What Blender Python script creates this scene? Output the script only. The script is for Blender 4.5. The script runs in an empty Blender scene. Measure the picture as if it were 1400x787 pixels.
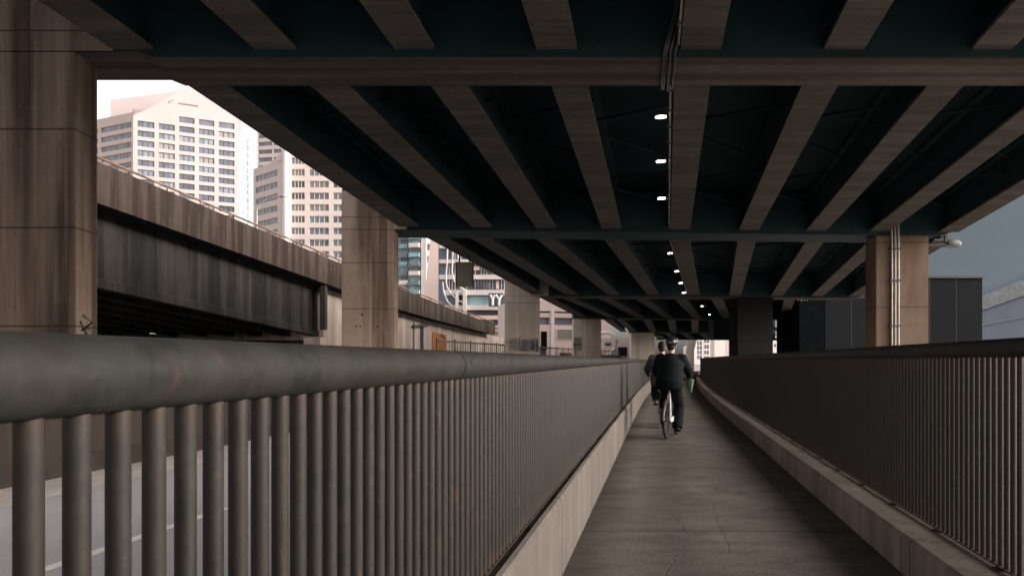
import bpy, bmesh, math, random
from mathutils import Vector, Matrix
random.seed(7)
R = math.radians
F, CX, HY, ZC = 1200.0, 700.0, 492.0, 1.4       # focal length in photo pixels, principal column, horizon row, eye height
sc = bpy.context.scene
COL = sc.collection

def X(px, Y): return (px - CX) / F * Y
def Z(py, Y): return ZC + (HY - py) / F * Y
def P(px, py, Y): return Vector((X(px, Y), Y, Z(py, Y)))
def along(off, Y): return off + 0.17 * Y + 0.0005 * max(0.0, Y - 20.0) ** 2   # line of the path and the road

# ------------------------------------------------------------------ materials
class NT:
    def __init__(s, name):
        s.m = bpy.data.materials.new(name); s.m.use_nodes = True
        s.t = s.m.node_tree; s.b = s.t.nodes['Principled BSDF']
        s.pos = s.n('ShaderNodeNewGeometry').outputs['Position']
    def n(s, t, **k):
        o = s.t.nodes.new(t)
        for a, v in k.items(): setattr(o, a, v)
        return o
    def l(s, a, b): s.t.links.new(a, b)
    def val(s, i, v):
        if hasattr(v, 'is_linked') or isinstance(v, bpy.types.NodeSocket): s.l(v, i)
        else: i.default_value = v
    def math(s, op, a, b=0.0, c=None, clamp=False):
        o = s.n('ShaderNodeMath', operation=op, use_clamp=clamp)
        s.val(o.inputs[0], a); s.val(o.inputs[1], b)
        if c is not None: s.val(o.inputs[2], c)
        return o.outputs[0]
    def scale(s, v):
        o = s.n('ShaderNodeVectorMath', operation='MULTIPLY'); s.l(s.pos, o.inputs[0]); o.inputs[1].default_value = v
        return o.outputs[0]
    def noise(s, v, scale=1.0, detail=4.0, rough=0.55):
        o = s.n('ShaderNodeTexNoise'); s.l(s.scale(v), o.inputs['Vector'])
        o.inputs['Scale'].default_value = scale; o.inputs['Detail'].default_value = detail; o.inputs['Roughness'].default_value = rough
        return o.outputs[0]
    def ramp(s, f, a, b, lo=0.0, hi=1.0):
        o = s.n('ShaderNodeMapRange'); o.clamp = True; s.val(o.inputs[0], f)
        for i, v in enumerate((a, b, lo, hi)): o.inputs[i + 1].default_value = v
        return o.outputs[0]
    def mix(s, f, a, b, mode='MIX'):
        o = s.n('ShaderNodeMix', data_type='RGBA', blend_type=mode); s.val(o.inputs[0], f)
        for i, v in ((6, a), (7, b)):
            if isinstance(v, bpy.types.NodeSocket): s.l(v, o.inputs[i])
            else: o.inputs[i].default_value = (*v, 1)
        return o.outputs[2]
    def xyz(s):
        o = s.n('ShaderNodeSeparateXYZ'); s.l(s.pos, o.inputs[0]); return o.outputs
    def bump(s, h, strength=0.3, dist=0.02):
        o = s.n('ShaderNodeBump'); o.inputs['Strength'].default_value = strength; o.inputs['Distance'].default_value = dist
        s.l(h, o.inputs['Height']); s.l(o.outputs[0], s.b.inputs['Normal'])
    def done(s, col, rough=0.85, metal=0.0, spec=0.3):
        s.val(s.b.inputs['Base Color'], col if isinstance(col, bpy.types.NodeSocket) else (*col, 1))
        s.val(s.b.inputs['Roughness'], rough); s.b.inputs['Metallic'].default_value = metal
        s.b.inputs['Specular IOR Level'].default_value = spec
        return s.m

def plain(name, col, rough=0.6, metal=0.0, spec=0.4, var=0.25, vs=3.0):
    t = NT(name)
    f = t.noise((1, 1, 1), vs, 5)
    c = t.mix(t.ramp(f, .3, .7), tuple(x * (1 - var) for x in col), tuple(min(1, x * (1 + var)) for x in col))
    return t.done(c, rough, metal, spec)

def concrete(name, col, dark=(.07, .055, .045), streak=0.7, joint=None, phase=0.0, thick=0.018, axis=2, blotch=0.5, bstr=0.35, moss=0.0,
             sv=(1.1, 1.1, .05), paint=None, ref=0.0):
    t = NT(name)
    big = t.noise((1, 1, 1), .45, 5, .6); mid = t.noise((1, 1, 1), 2.4, 6, .62); fine = t.noise((1, 1, 1), 38, 4, .7)
    c = t.mix(t.ramp(big, .32, .68), tuple(x * (1 - .35 * blotch) for x in col), tuple(x * (1 + .2 * blotch) for x in col))
    c = t.mix(t.ramp(mid, .35, .75, 0, .55 * blotch), c, tuple(x * y for x, y in zip(col, (.62, .55, .50))))
    s1 = t.noise(sv, 1.7, 2, .5); s2 = t.noise(tuple(v * (3.4 if v > .5 else 1) for v in sv), 1.6, 4, .6)
    st = t.math('MULTIPLY', t.ramp(s1, .44, .58), t.ramp(s2, .25, .6, .35, 1), clamp=True)
    c = t.mix(t.math('MULTIPLY', st, streak), c, dark)
    s3 = t.noise(tuple(v * (5 if v > .5 else 2.4) for v in sv), 1.3, 5, .7)
    c = t.mix(t.ramp(s2, .53, .70, 0, .6 * streak), c, tuple(min(1, x * 1.6) for x in col))
    c = t.mix(t.ramp(s3, .52, .74, 0, .42 * streak), c, dark)
    spk = t.noise((1, 1, 1), 9, 6, .75)
    c = t.mix(t.ramp(spk, .54, .72, 0, .45 * blotch + .15), c, tuple(x * .5 for x in col))
    c = t.mix(t.ramp(spk, .46, .30, 0, .35 * blotch), c, tuple(min(1, x * 1.5) for x in col))
    c = t.mix(t.ramp(fine, .3, .75, 0, .22), c, tuple(x * .45 for x in col))
    h = t.math('ADD', t.math('MULTIPLY', mid, .6), t.math('MULTIPLY', fine, .4))
    if joint:
        v = t.math('ADD', t.xyz()[axis], 100 * joint - phase)
        d = t.math('ABSOLUTE', t.math('SUBTRACT', t.math('MODULO', v, joint), joint / 2))
        j = t.ramp(d, joint / 2 - thick, joint / 2 - thick * .35)
        c = t.mix(t.math('MULTIPLY', j, .8), c, tuple(x * .16 for x in col))
        h = t.math('SUBTRACT', h, t.math('MULTIPLY', j, 1.5))
    t.bump(h, bstr, .02)
    return t.done(c, t.ramp(mid, .3, .7, .82, .97), 0, .12)

def glassy(name, col, rough=0.12, var=.35, vs=.35):
    t = NT(name); f = t.noise((1, 1, 1), vs, 3)
    c = t.mix(t.ramp(f, .35, .65), tuple(x * (1 - var) for x in col), tuple(x * (1 + var) for x in col))
    return t.done(c, rough, 0, .6)

def emit(name, col, strength):
    t = NT(name); t.b.inputs['Emission Color'].default_value = (*col, 1); t.b.inputs['Emission Strength'].default_value = strength
    return t.done(col, .3)

M = {}
M['soffit'] = concrete('soffit_concrete', (.118, .108, .098), (.05, .044, .038), .6, 1.22, .3, .010, 1, sv=(.15, 1.6, 1.6), blotch=.65)
M['beam'] = concrete('crossbeam_concrete', (.125, .107, .095), (.042, .033, .027), .85, sv=(.05, 1.9, 1.2), blotch=.6)
M['steel'] = plain('under_deck_shade_teal', (.006, .027, .032), .7, .0, .3, .3, 1.2)  # under-deck shade put into the colour of webs and beam sides
M['slab'] = plain('slab_underside_shade', (.005, .021, .025), .9, 0, .2, .3, .8)  # dark teal shade between the girders, painted into the slab and braces
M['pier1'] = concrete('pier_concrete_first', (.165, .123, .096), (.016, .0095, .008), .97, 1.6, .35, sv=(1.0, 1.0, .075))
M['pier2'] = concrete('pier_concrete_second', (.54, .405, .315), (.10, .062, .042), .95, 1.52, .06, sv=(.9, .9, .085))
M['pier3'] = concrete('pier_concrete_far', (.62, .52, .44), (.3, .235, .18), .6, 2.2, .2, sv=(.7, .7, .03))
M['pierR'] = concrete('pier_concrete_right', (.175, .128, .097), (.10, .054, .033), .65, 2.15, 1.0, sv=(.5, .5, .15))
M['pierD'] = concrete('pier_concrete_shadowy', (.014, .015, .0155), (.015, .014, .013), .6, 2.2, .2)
M['parapet'] = concrete('ramp_parapet_concrete', (.050, .037, .030), (.013, .009, .007), .95, sv=(1.5, 1.1, .10))
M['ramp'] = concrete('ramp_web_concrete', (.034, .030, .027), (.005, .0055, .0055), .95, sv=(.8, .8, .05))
M['wall'] = concrete('retaining_wall_concrete', (.40, .33, .285), (.12, .095, .08), .6, sv=(.8, .8, .02))
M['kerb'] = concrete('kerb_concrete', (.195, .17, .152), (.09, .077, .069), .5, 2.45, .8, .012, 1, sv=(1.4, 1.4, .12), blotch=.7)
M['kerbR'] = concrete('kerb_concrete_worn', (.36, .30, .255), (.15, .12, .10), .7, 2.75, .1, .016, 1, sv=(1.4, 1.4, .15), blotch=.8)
M['ledge'] = concrete('shaded_kerb_top', (.15, .125, .107), (.06, .05, .042), .5, 2.75, .1, .016, 1, sv=(1.4, 1.4, .15), blotch=.8)  # darker copy of the right kerb, shade painted on its sunlit top
M['barrier'] = concrete('barrier_concrete', (.055, .044, .038), (.03, .024, .02), .6, 6.0, 2.0, .02, 1, sv=(1.1, 1.1, .1))
M['gutter'] = concrete('gutter_concrete', (.66, .59, .54), (.4, .35, .31), .5, sv=(.6, .08, 1))

def path_material():
    t = NT('path_concrete')
    base = (.25, .216, .187)
    big = t.noise((.9, .35, 1), .9, 5, .62); mid = t.noise((1, 1.5, 1), 1.9, 6, .68); fine = t.noise((1, 1, 1), 60, 4, .72); agg = t.noise((1, 1, 1), 14, 5, .7)
    c = t.mix(t.ramp(big, .33, .66), tuple(x * .66 for x in base), tuple(x * 1.24 for x in base))
    c = t.mix(t.ramp(mid, .46, .7, 0, .75), c, (.085, .07, .061))
    c = t.mix(t.ramp(agg, .48, .68, 0, .6), c, (.31, .27, .235))
    c = t.mix(t.ramp(fine, .40, .62, 0, .7), c, (.06, .05, .043))
    pale = t.noise((1, 1, 1), 33, 5, .75)
    c = t.mix(t.ramp(pale, .55, .68, 0, .5), c, (.30, .265, .24))
    x, y, z = t.xyz()
    # darker wheel track along the middle and grime beside the kerbs
    lat = t.math('SUBTRACT', x, t.math('MULTIPLY', y, .17))
    latn = t.math('ADD', lat, t.math('MULTIPLY', t.math('SUBTRACT', big, .5), .5))
    tr = t.math('ABSOLUTE', t.math('SUBTRACT', latn, .12))
    c = t.mix(t.ramp(tr, .04, .34, .45, 0), c, (.075, .063, .057))
    eg = t.math('ABSOLUTE', t.math('SUBTRACT', latn, .49))
    c = t.mix(t.ramp(eg, .82, 1.12, 0, .75), c, (.055, .045, .04))
    # joints across the path
    v = t.math('ADD', y, 100 * 4.15 - 3.05)
    v = t.math('ADD', v, t.math('MULTIPLY', t.math('SUBTRACT', t.noise((3, 0, 0), 1, 3), .5), .05))
    d = t.math('ABSOLUTE', t.math('SUBTRACT', t.math('MODULO', v, 4.15), 2.075))
    j = t.ramp(d, 2.075 - .022, 2.075 - .006)
    c = t.mix(t.math('MULTIPLY', j, .8), c, (.03, .026, .024))
    # cracks
    w = t.math('ADD', t.math('MULTIPLY', t.math('SUBTRACT', t.noise((1, 1, 0), 3.0, 5, .7), .5), .5), 0)
    cr = None
    for (x0, y0, x1, y1) in ((1.58, 6.3, 1.95, 8.6), (1.40, 6.9, 1.46, 8.1), (2.35, 9.2, 1.9, 10.4), (.9, 5.4, 1.2, 6.4)):
        dx, dy = x1 - x0, y1 - y0; L = math.hypot(dx, dy); dx /= L; dy /= L
        ax = t.math('SUBTRACT', x, x0); ay = t.math('SUBTRACT', y, y0)
        u = t.math('ADD', t.math('MULTIPLY', ax, dx), t.math('MULTIPLY', ay, dy))
        q = t.math('ABSOLUTE', t.math('ADD', t.math('ADD', t.math('MULTIPLY', ax, -dy), t.math('MULTIPLY', ay, dx)), t.math('MULTIPLY', w, .35)))
        k = t.math('MULTIPLY', t.ramp(q, .002, .008, 1, 0), t.math('MULTIPLY', t.ramp(u, 0, .1), t.ramp(u, L - .1, L, 1, 0)))
        cr = k if cr is None else t.math('MAXIMUM', cr, k)
    c = t.mix(t.math('MULTIPLY', cr, .32), c, (.03, .026, .024))
    h = t.math('ADD', t.math('MULTIPLY', fine, .5), t.math('MULTIPLY', agg, .5))
    h = t.math('SUBTRACT', h, t.math('ADD', j, cr))
    t.bump(h, .45, .012)
    return t.done(c, t.ramp(mid, .3, .7, .7, .92), 0, .2)
M['path'] = path_material()

def asphalt(name, base, patch=.3):
    t = NT(name)
    big = t.noise((1, .3, 1), .5, 4); fine = t.noise((1, 1, 1), 70, 3, .75)
    c = t.mix(t.ramp(big, .3, .7), tuple(x * (1 - patch) for x in base), tuple(x * (1 + patch) for x in base))
    c = t.mix(t.ramp(fine, .4, .8, 0, .5), c, tuple(x * 2 for x in base))
    t.bump(fine, .4, .01)
    return t.done(c, .85, 0, .3)
M['road'] = asphalt('asphalt', (.36, .34, .345), .2)
M['ground'] = asphalt('bare_ground', (.22, .195, .175))
M['paint'] = plain('white_road_paint', (.72, .69, .64), .7, 0, .3, .15, 8)

def railmat(name, base, rust=.45, weld=False, foot=.45):
    t = NT(name)
    n1 = t.noise((1, 1, 1), 5, 7, .72); n2 = t.noise((1, 1, 1), 30, 5, .7); n3 = t.noise((1, 1, .35), 14, 5, .75)
    n4 = t.noise((9, 9, .12), 1, 3, .6)
    c = t.mix(t.ramp(n1, .34, .66), tuple(x * .6 for x in base), tuple(x * 1.35 for x in base))
    c = t.mix(t.ramp(n4, .4, .65, 0, .3), c, tuple(x * y for x, y in zip(base, (1.7, 1.45, 1.2))))
    c = t.mix(t.ramp(n2, .44, .66, 0, .5), c, tuple(x * 2.1 for x in base))
    n6 = t.noise((1, 1, 1), 2.2, 7, .75)
    c = t.mix(t.ramp(n6, .45, .62, 0, .55), c, tuple(x * y for x, y in zip(base, (1.35, 1.0, .78))))
    c = t.mix(t.ramp(n6, .42, .30, 0, .5), c, tuple(x * y for x, y in zip(base, (.55, .62, .62))))
    c = t.mix(t.ramp(n3, .60, .70, 0, rust), c, (.075, .038, .020))
    n5 = t.noise((1, 1, .6), 55, 6, .8)
    c = t.mix(t.ramp(n5, .62, .70, 0, rust * 1.2), c, (.010, .009, .008))
    c = t.mix(t.ramp(n5, .36, .30, 0, rust * .8), c, tuple(min(1, x * 2.6) for x in base))
    if weld:
        z = t.xyz()[2]
        wz = t.math('MAXIMUM', t.ramp(t.math('ADD', z, t.math('MULTIPLY', n3, .16)), 1.36, 1.44), t.ramp(t.math('ADD', z, t.math('MULTIPLY', n3, -.2)), foot + .04, foot - .04))
        c = t.mix(t.math('MULTIPLY', wz, .55), c, (.05, .027, .016))
    t.bump(n2, .35, .003)
    return t.done(c, t.ramp(n1, .3, .7, .5, .72), .0, .28)
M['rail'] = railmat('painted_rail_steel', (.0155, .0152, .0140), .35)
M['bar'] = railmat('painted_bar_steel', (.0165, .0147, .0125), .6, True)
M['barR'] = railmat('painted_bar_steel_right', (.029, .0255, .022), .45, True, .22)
M['metal'] = plain('galvanised_steel', (.30, .28, .26), .5, .3, .5)
M['floodmetal'] = plain('weathered_grey_housing', (.12, .115, .11), .6, 0, .3)
M['pipe'] = plain('grey_conduit', (.36, .32, .28), .5, 0, .5, .15)
M['darkmetal'] = plain('dark_fitting_metal', (.05, .05, .05), .5, .2, .5)
M['lamp'] = emit('lit_lamp_lens', (1.0, .90, .80), 9.0)
M['orange'] = concrete('orange_painted_board', (.32, .13, .045), (.17, .07, .03), .5, blotch=.6)
M['rustwood'] = concrete('weathered_boards', (.20, .12, .09), (.07, .05, .04), .8)
M['picket'] = plain('fence_steel', (.10, .075, .065), .6)

# pale city
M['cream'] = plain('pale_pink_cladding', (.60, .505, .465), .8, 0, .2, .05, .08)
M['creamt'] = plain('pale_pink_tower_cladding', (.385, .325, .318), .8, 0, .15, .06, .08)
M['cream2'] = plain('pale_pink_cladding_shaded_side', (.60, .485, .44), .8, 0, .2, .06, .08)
M['white'] = plain('white_cladding', (.66, .585, .55), .7, 0, .2, .05, .2)
M['pink'] = plain('pink_render', (.64, .48, .43), .8, 0, .2, .05, .2)
M['glass'] = glassy('blue_grey_glass', (.075, .085, .115), .35)
M['blind'] = plain('window_with_blinds', (.22, .205, .20), .6, 0, .3, .1, .3)
M['glassd'] = glassy('dark_office_glass', (.045, .052, .07), .3)
M['glassm'] = glassy('mid_grey_glass', (.14, .16, .19), .35)
M['tealdeep'] = glassy('deep_teal_glass', (.07, .16, .18), .35, .4, .5)
M['teal'] = glassy('teal_glass', (.20, .34, .35), .2, .4, .5)
M['blueglass'] = glassy('blue_glass', (.12, .16, .22), .2)
M['greyclad'] = plain('grey_panel', (.014, .0145, .016), .9, 0, .05, .1, .4)
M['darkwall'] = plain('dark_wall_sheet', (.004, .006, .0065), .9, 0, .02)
M['olive'] = plain('olive_grey_sheet', (.21, .19, .155), .6, 0, .3, .12, 2)

def ribbed(name, c0, c1, period):
    t = NT(name); x, y, z = t.xyz()
    f = t.math('PINGPONG', t.math('ADD', x, 500), period)
    r = t.ramp(f, period * .25, period * .75)
    n = t.noise((.06, .06, .25), 1, 3)
    c = t.mix(r, c0, c1)
    c = t.mix(t.ramp(n, .3, .7, 0, .35), c, tuple(v * 1.25 for v in c1))
    t.bump(r, .06, .02)
    return t.done(c, .45, 0, .4)
M['clad'] = ribbed('blue_grey_ribbed_cladding', (.17, .22, .25), (.177, .227, .257), .16)
M['cladlow'] = ribbed('lavender_glass_wall', (.155, .175, .22), (.17, .19, .235), 1.2)
M['cladband'] = plain('pale_band', (.24, .25, .26), .6)

M['black'] = plain('black_cloth', (.006, .0085, .0095), .9, 0, .15, .3, 12)
M['blacktrouser'] = plain('black_trouser_cloth', (.007, .009, .010), .9, 0, .15, .3, 12)
M['greyshirt'] = plain('grey_shirt_cloth', (.085, .082, .082), .9, 0, .15, .2, 12)
M['navy'] = plain('dark_trouser_cloth', (.02, .022, .026), .9, 0, .15, .2, 12)
M['skin'] = plain('skin', (.42, .25, .18), .55, 0, .4, .08, 6)
M['hair'] = plain('dark_hair', (.012, .010, .009), .7, 0, .3, .3, 40)
M['helmet'] = plain('black_helmet_shell', (.012, .013, .014), .35, 0, .5)
M['grey'] = plain('pale_grey_trim', (.26, .25, .23), .5)
M['rubber'] = plain('black_rubber', (.012, .012, .012), .8, 0, .3)
M['whiteframe'] = plain('white_bicycle_paint', (.68, .66, .65), .35, 0, .5, .05)
M['darkframe'] = plain('dark_bicycle_paint', (.03, .03, .035), .35, 0, .5, .05)
M['green'] = plain('green_fabric', (.16, .27, .16), .8, 0, .2, .15, 10)
M['red'] = plain('red_reflector', (.4, .02, .015), .2, 0, .6, .1)

# ------------------------------------------------------------------ mesh helpers
class MB:
    def __init__(s): s.v = []; s.f = []; s.mi = []; s.sm = []
    def add(s, vs, fs, mi=0, smooth=False):
        b = len(s.v); s.v += [Vector(q) for q in vs]
        for f in fs: s.f.append([b + i for i in f]); s.mi.append(mi); s.sm.append(smooth)
        return s
    def hexa(s, a, b, mi=0):          # bottom ring a, top ring b (4 points each, counter-clockwise from above)
        n = len(a)
        fs = [list(range(n))[::-1], list(range(n, 2 * n))] + [[i, (i + 1) % n, n + (i + 1) % n, n + i] for i in range(n)]
        return s.add(list(a) + list(b), fs, mi)
    def box(s, x0, x1, y0, y1, z0, z1, mi=0):
        a = [(x0, y0, z0), (x1, y0, z0), (x1, y1, z0), (x0, y1, z0)]
        return s.hexa(a, [(x, y, z1) for x, y, z in a], mi)
    def obox(s, o, u, n, u0, u1, n0, n1, z0, z1, mi=0):   # box in a vertical plane frame: origin o, direction u, normal n
        c = lambda a, b: Vector((o[0] + u[0] * a + n[0] * b, o[1] + u[1] * a + n[1] * b, 0))
        pts = [c(u0, n0), c(u1, n0), c(u1, n1), c(u0, n1)]
        if (u[0] * n[1] - u[1] * n[0]) * (u1 - u0) * (n1 - n0) < 0: pts = pts[::-1]
        return s.hexa([(p.x, p.y, z0) for p in pts], [(p.x, p.y, z1) for p in pts], mi)
    def tube(s, pts, r, n=10, mi=0, cap=True):
        pts = [Vector(p) for p in pts]; N = len(pts)
        rr = r if isinstance(r, (list, tuple)) else [r] * N
        d0 = (pts[1] - pts[0]).normalized(); up = Vector((0, 0, 1)) if abs(d0.z) < .9 else Vector((0, 1, 0))
        vs = []
        for i, p in enumerate(pts):
            d = (pts[min(i + 1, N - 1)] - pts[max(i - 1, 0)]).normalized()
            a = d.cross(up).normalized(); b = a.cross(d)
            for k in range(n):
                t = 2 * math.pi * k / n; vs.append(p + rr[i] * (math.cos(t) * a + math.sin(t) * b))
        fs = [[i * n + k, i * n + (k + 1) % n, (i + 1) * n + (k + 1) % n, (i + 1) * n + k] for i in range(N - 1) for k in range(n)]
        s.add(vs, fs, mi, True)
        if cap: s.add(vs[:n], [list(range(n))[::-1]], mi); s.add(vs[-n:], [list(range(n))], mi)
        return s
    def loft(s, pts, rad, side=(1, 0, 0), n=16, mi=0):   # elliptical sections (ra along side, rb across)
        pts = [Vector(p) for p in pts]; N = len(pts); side = Vector(side); vs = []
        for i, p in enumerate(pts):
            d = (pts[min(i + 1, N - 1)] - pts[max(i - 1, 0)]).normalized()
            a = (side - d * side.dot(d)).normalized(); b = d.cross(a)
            ra, rb = rad[i] if isinstance(rad[i], tuple) else (rad[i], rad[i])
            for k in range(n):
                t = 2 * math.pi * k / n; vs.append(p + ra * math.cos(t) * a + rb * math.sin(t) * b)
        fs = [[i * n + k, i * n + (k + 1) % n, (i + 1) * n + (k + 1) % n, (i + 1) * n + k] for i in range(N - 1) for k in range(n)]
        fs += [list(range(n))[::-1], list(range((N - 1) * n, N * n))]
        return s.add(vs, fs, mi, True)
    def ball(s, c, r, mi=0, n=14, m=10):
        r = r if isinstance(r, tuple) else (r, r, r); c = Vector(c); vs = []
        for i in range(1, m):
            a = math.pi * i / m
            for k in range(n):
                t = 2 * math.pi * k / n
                vs.append(c + Vector((r[0] * math.sin(a) * math.cos(t), r[1] * math.sin(a) * math.sin(t), r[2] * math.cos(a))))
        vs += [c + Vector((0, 0, r[2])), c - Vector((0, 0, r[2]))]; T = len(vs) - 2
        fs = [[i * n + k, (i + 1) * n + k, (i + 1) * n + (k + 1) % n, i * n + (k + 1) % n] for i in range(m - 2) for k in range(n)]
        fs += [[T, k, (k + 1) % n] for k in range(n)] + [[T + 1, (m - 2) * n + (k + 1) % n, (m - 2) * n + k] for k in range(n)]
        return s.add(vs, fs, mi, True)
    def torus(s, c, R_, r, axis='x', n=40, m=8, mi=0):
        vs = []
        for i in range(n):
            a = 2 * math.pi * i / n
            for k in range(m):
                b = 2 * math.pi * k / m; q = R_ + r * math.cos(b)
                vs.append(Vector(c) + Vector((r * math.sin(b), q * math.cos(a), q * math.sin(a))))
        fs = [[i * m + k, i * m + (k + 1) % m, ((i + 1) % n) * m + (k + 1) % m, ((i + 1) % n) * m + k] for i in range(n) for k in range(m)]
        return s.add(vs, fs, mi, True)
    def profile(s, prof, ys, line, mi=0):     # prof: list of (offset, z); swept along line(off, y)
        n = len(prof); vs = []
        for y in ys:
            for o, z in prof: vs.append((line(o, y), y, z(y) if callable(z) else z))
        fs = [[i * n + k, i * n + (k + 1) % n, (i + 1) * n + (k + 1) % n, (i + 1) * n + k] for i in range(len(ys) - 1) for k in range(n)]
        fs += [list(range(n)), list(range((len(ys) - 1) * n, len(ys) * n))[::-1]]
        return s.add(vs, fs, mi)
    def build(s, name, mats, parent=None, base=None, local=False, bevel=0.0):
        if not isinstance(mats, (list, tuple)): mats = [mats]
        off = Vector((0, 0, 0))
        if not local:
            if parent is not None: off = wloc(parent)
            if base is not None: off = Vector(base)
        me = bpy.data.meshes.new(name)
        me.from_pydata([v - off for v in s.v], [], s.f); 
        for m in mats: me.materials.append(m)
        me.polygons.foreach_set('material_index', s.mi); me.polygons.foreach_set('use_smooth', s.sm)
        bm = bmesh.new(); bm.from_mesh(me); bmesh.ops.recalc_face_normals(bm, faces=bm.faces)
        if bevel: 
            es = [e for e in bm.edges if len(e.link_faces) == 2 and e.calc_face_angle() > .6]
            bmesh.ops.bevel(bm, geom=es, offset=bevel, segments=2, affect='EDGES', clamp_overlap=True)
        bm.to_mesh(me); bm.free(); me.update()
        o = bpy.data.objects.new(name, me); COL.objects.link(o)
        if parent is not None: o.parent = parent; o['w'] = list(wloc(parent))
        elif base is not None: o.location = base; o['w'] = list(base)
        else: o['w'] = [0, 0, 0]
        return o
def wloc(o): return Vector(o['w'])
def tag(o, label, cat, group=None, kind=None):
    o['label'] = label; o['category'] = cat
    if group: o['group'] = group
    o['kind'] = kind or 'thing'
    return o
def thing(name, loc, label, cat, group=None, rz=0.0):
    o = bpy.data.objects.new(name, None); COL.objects.link(o); o.location = loc; o['w'] = list(loc); o.rotation_euler = (0, 0, rz)
    o.empty_display_size = .2
    return tag(o, label, cat, group)
def structure(o): o['kind'] = 'structure'; return o
def frange(a, b, n): return [a + (b - a) * i / n for i in range(n + 1)]

ZR = -0.4                                    # road level
# ------------------------------------------------------------------ ground, road, path
structure(MB().add([(-3000, -400, ZR - .03), (3000, -400, ZR - .03), (3000, 4000, ZR - .03), (-3000, 4000, ZR - .03)], [[0, 1, 2, 3]]).build('ground', M['ground']))
ysr = frange(-30, 140, 60)
def sheet(o0, o1, z, ys):
    m = MB(); vs = []
    for y in ys: vs += [(along(o0, y), y, z), (along(o1, y), y, z)]
    return m.add(vs, [[2 * i, 2 * i + 1, 2 * i + 3, 2 * i + 2] for i in range(len(ys) - 1)])
road = structure(sheet(-8.05, -.9, ZR, ysr).build('road', M['road']))
structure(sheet(-9.25, -8.05, ZR + .004, ysr).build('gutter', M['gutter']))
for a in (-9.5, -1.6, 6.3, 14.2, 22, 30, 38, 46, 54):
    structure(sheet(-5.37, -5.24, ZR + .005, frange(a, a + 4.4, 2)).build('lane_marking', M['paint'], road))
ysp = frange(-8, 20, 14) + frange(22, 112, 45)
structure(MB().profile([(-.66, -.42), (1.64, -.42), (1.64, 0), (-.66, 0)], ysp, along).build('path', M['path']))
def kerb_thing(prof, m, name):
    return structure(MB().profile(prof, ysp, along).build(name, m))
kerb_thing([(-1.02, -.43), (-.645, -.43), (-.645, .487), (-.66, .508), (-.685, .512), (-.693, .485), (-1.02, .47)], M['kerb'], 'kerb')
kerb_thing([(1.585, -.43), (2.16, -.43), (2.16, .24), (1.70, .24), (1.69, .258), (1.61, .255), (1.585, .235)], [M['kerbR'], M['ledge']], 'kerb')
for p in COL.objects[-1].data.polygons: p.material_index = 1 if p.normal.z > .9 else 0  # upward faces take the darkened copy to tone down the sun
structure(MB().profile([(2.18, -.43), (14, -.43), (14, -.36), (2.18, -.36)], ysp, along).build('pavement', M['ground']))

# ------------------------------------------------------------------ railings beside the path
def baluster_mesh(h, r, mat):
    m = MB(); m.tube([(0, 0, 0), (0, 0, h)], r, 12)
    o = m.build('baluster', mat); me = o.data; bpy.data.objects.remove(o); return me
def railing(off, zc, zb, Ya, Yb, pitch, label, group, me, r=.052, br=.017, single=True, joint=True, lift=.035):
    t = thing('railing', (along(off, (Ya + Yb) / 2), (Ya + Yb) / 2, zb), label, 'railing', group)
    b = wloc(t); ys = frange(Ya, Yb, 4)
    L = lambda y, z, o=0: (along(off + o, y), y, z)
    g = .006
    MB().tube([L(y, zc) for y in [Ya + g] + ys[1:-1] + [Yb - g]], r, 28).build('handrail', M['rail'], t)
    if joint:
        MB().tube([L(Yb - .05, zc), L(Yb + .045, zc)], r * .90, 24).build('sleeve', M['darkmetal'], t)
        for dy in (.09, .125):
            c = Vector(L(Ya + dy, zc, .0)); d = Vector((.94, -.17, .25)).normalized()
            MB().tube([c + d * (r - .002), c + d * (r + .003)], .010, 10).build('bolt', M['darkmetal'], t)
    m = MB()
    for i in range(4):
        y0, y1 = ys[i], ys[i + 1]; w = .02
        m.hexa([(along(off - w, y0), y0, zb + lift), (along(off + w, y0), y0, zb + lift), (along(off + w, y1), y1, zb + lift), (along(off - w, y1), y1, zb + lift)],
               [(along(off - w, y0), y0, zb + lift + .01), (along(off + w, y0), y0, zb + lift + .01), (along(off + w, y1), y1, zb + lift + .01), (along(off - w, y1), y1, zb + lift + .01)])
    m.build('bottom_rail', M['bar'], t)
    k = int((Yb - Ya) / pitch); p = (Yb - Ya) / k
    if single:
        for i in range(k):
            y = Ya + (i + .5) * p
            o = bpy.data.objects.new('baluster', me); COL.objects.link(o); o.parent = t
            o.location = Vector((along(off, y), y, zb + lift + .01)) - b
    else:
        m = MB()
        for i in range(k):
            y = Ya + (i + .5) * p; m.tube([L(y, zb + lift + .01), L(y, zc)], br, 6, cap=False)
        o = m.build('balusters', M['bar' if off < 0 else 'barR'], t); o['kind'] = 'stuff'
    for i in range(5):
        y = Ya + (i + .5) * (Yb - Ya) / 5
        m = MB(); x = along(off, y); q = .055 if lift > .02 else .034
        m.box(x - q, x + q, y - .05, y + .05, zb, zb + min(.014, lift - .002)); m.box(x - .016, x + .016, y - .022, y + .022, zb + .002, zb + lift - .0005)
        m.build('foot_plate', M['bar'], t)
meL = baluster_mesh(1.381 - .045 - .47 - .03, .017, M['bar'])
meR = baluster_mesh(1.467 - .02 - .242 - .03, .0165, M['barR'])
place = ['nearest, thick in the lower left corner', 'second from the camera', 'third from the camera', 'fourth from the camera', 'fifth from the camera',
         'sixth from the camera', 'seventh from the camera', 'eighth from the camera']
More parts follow.
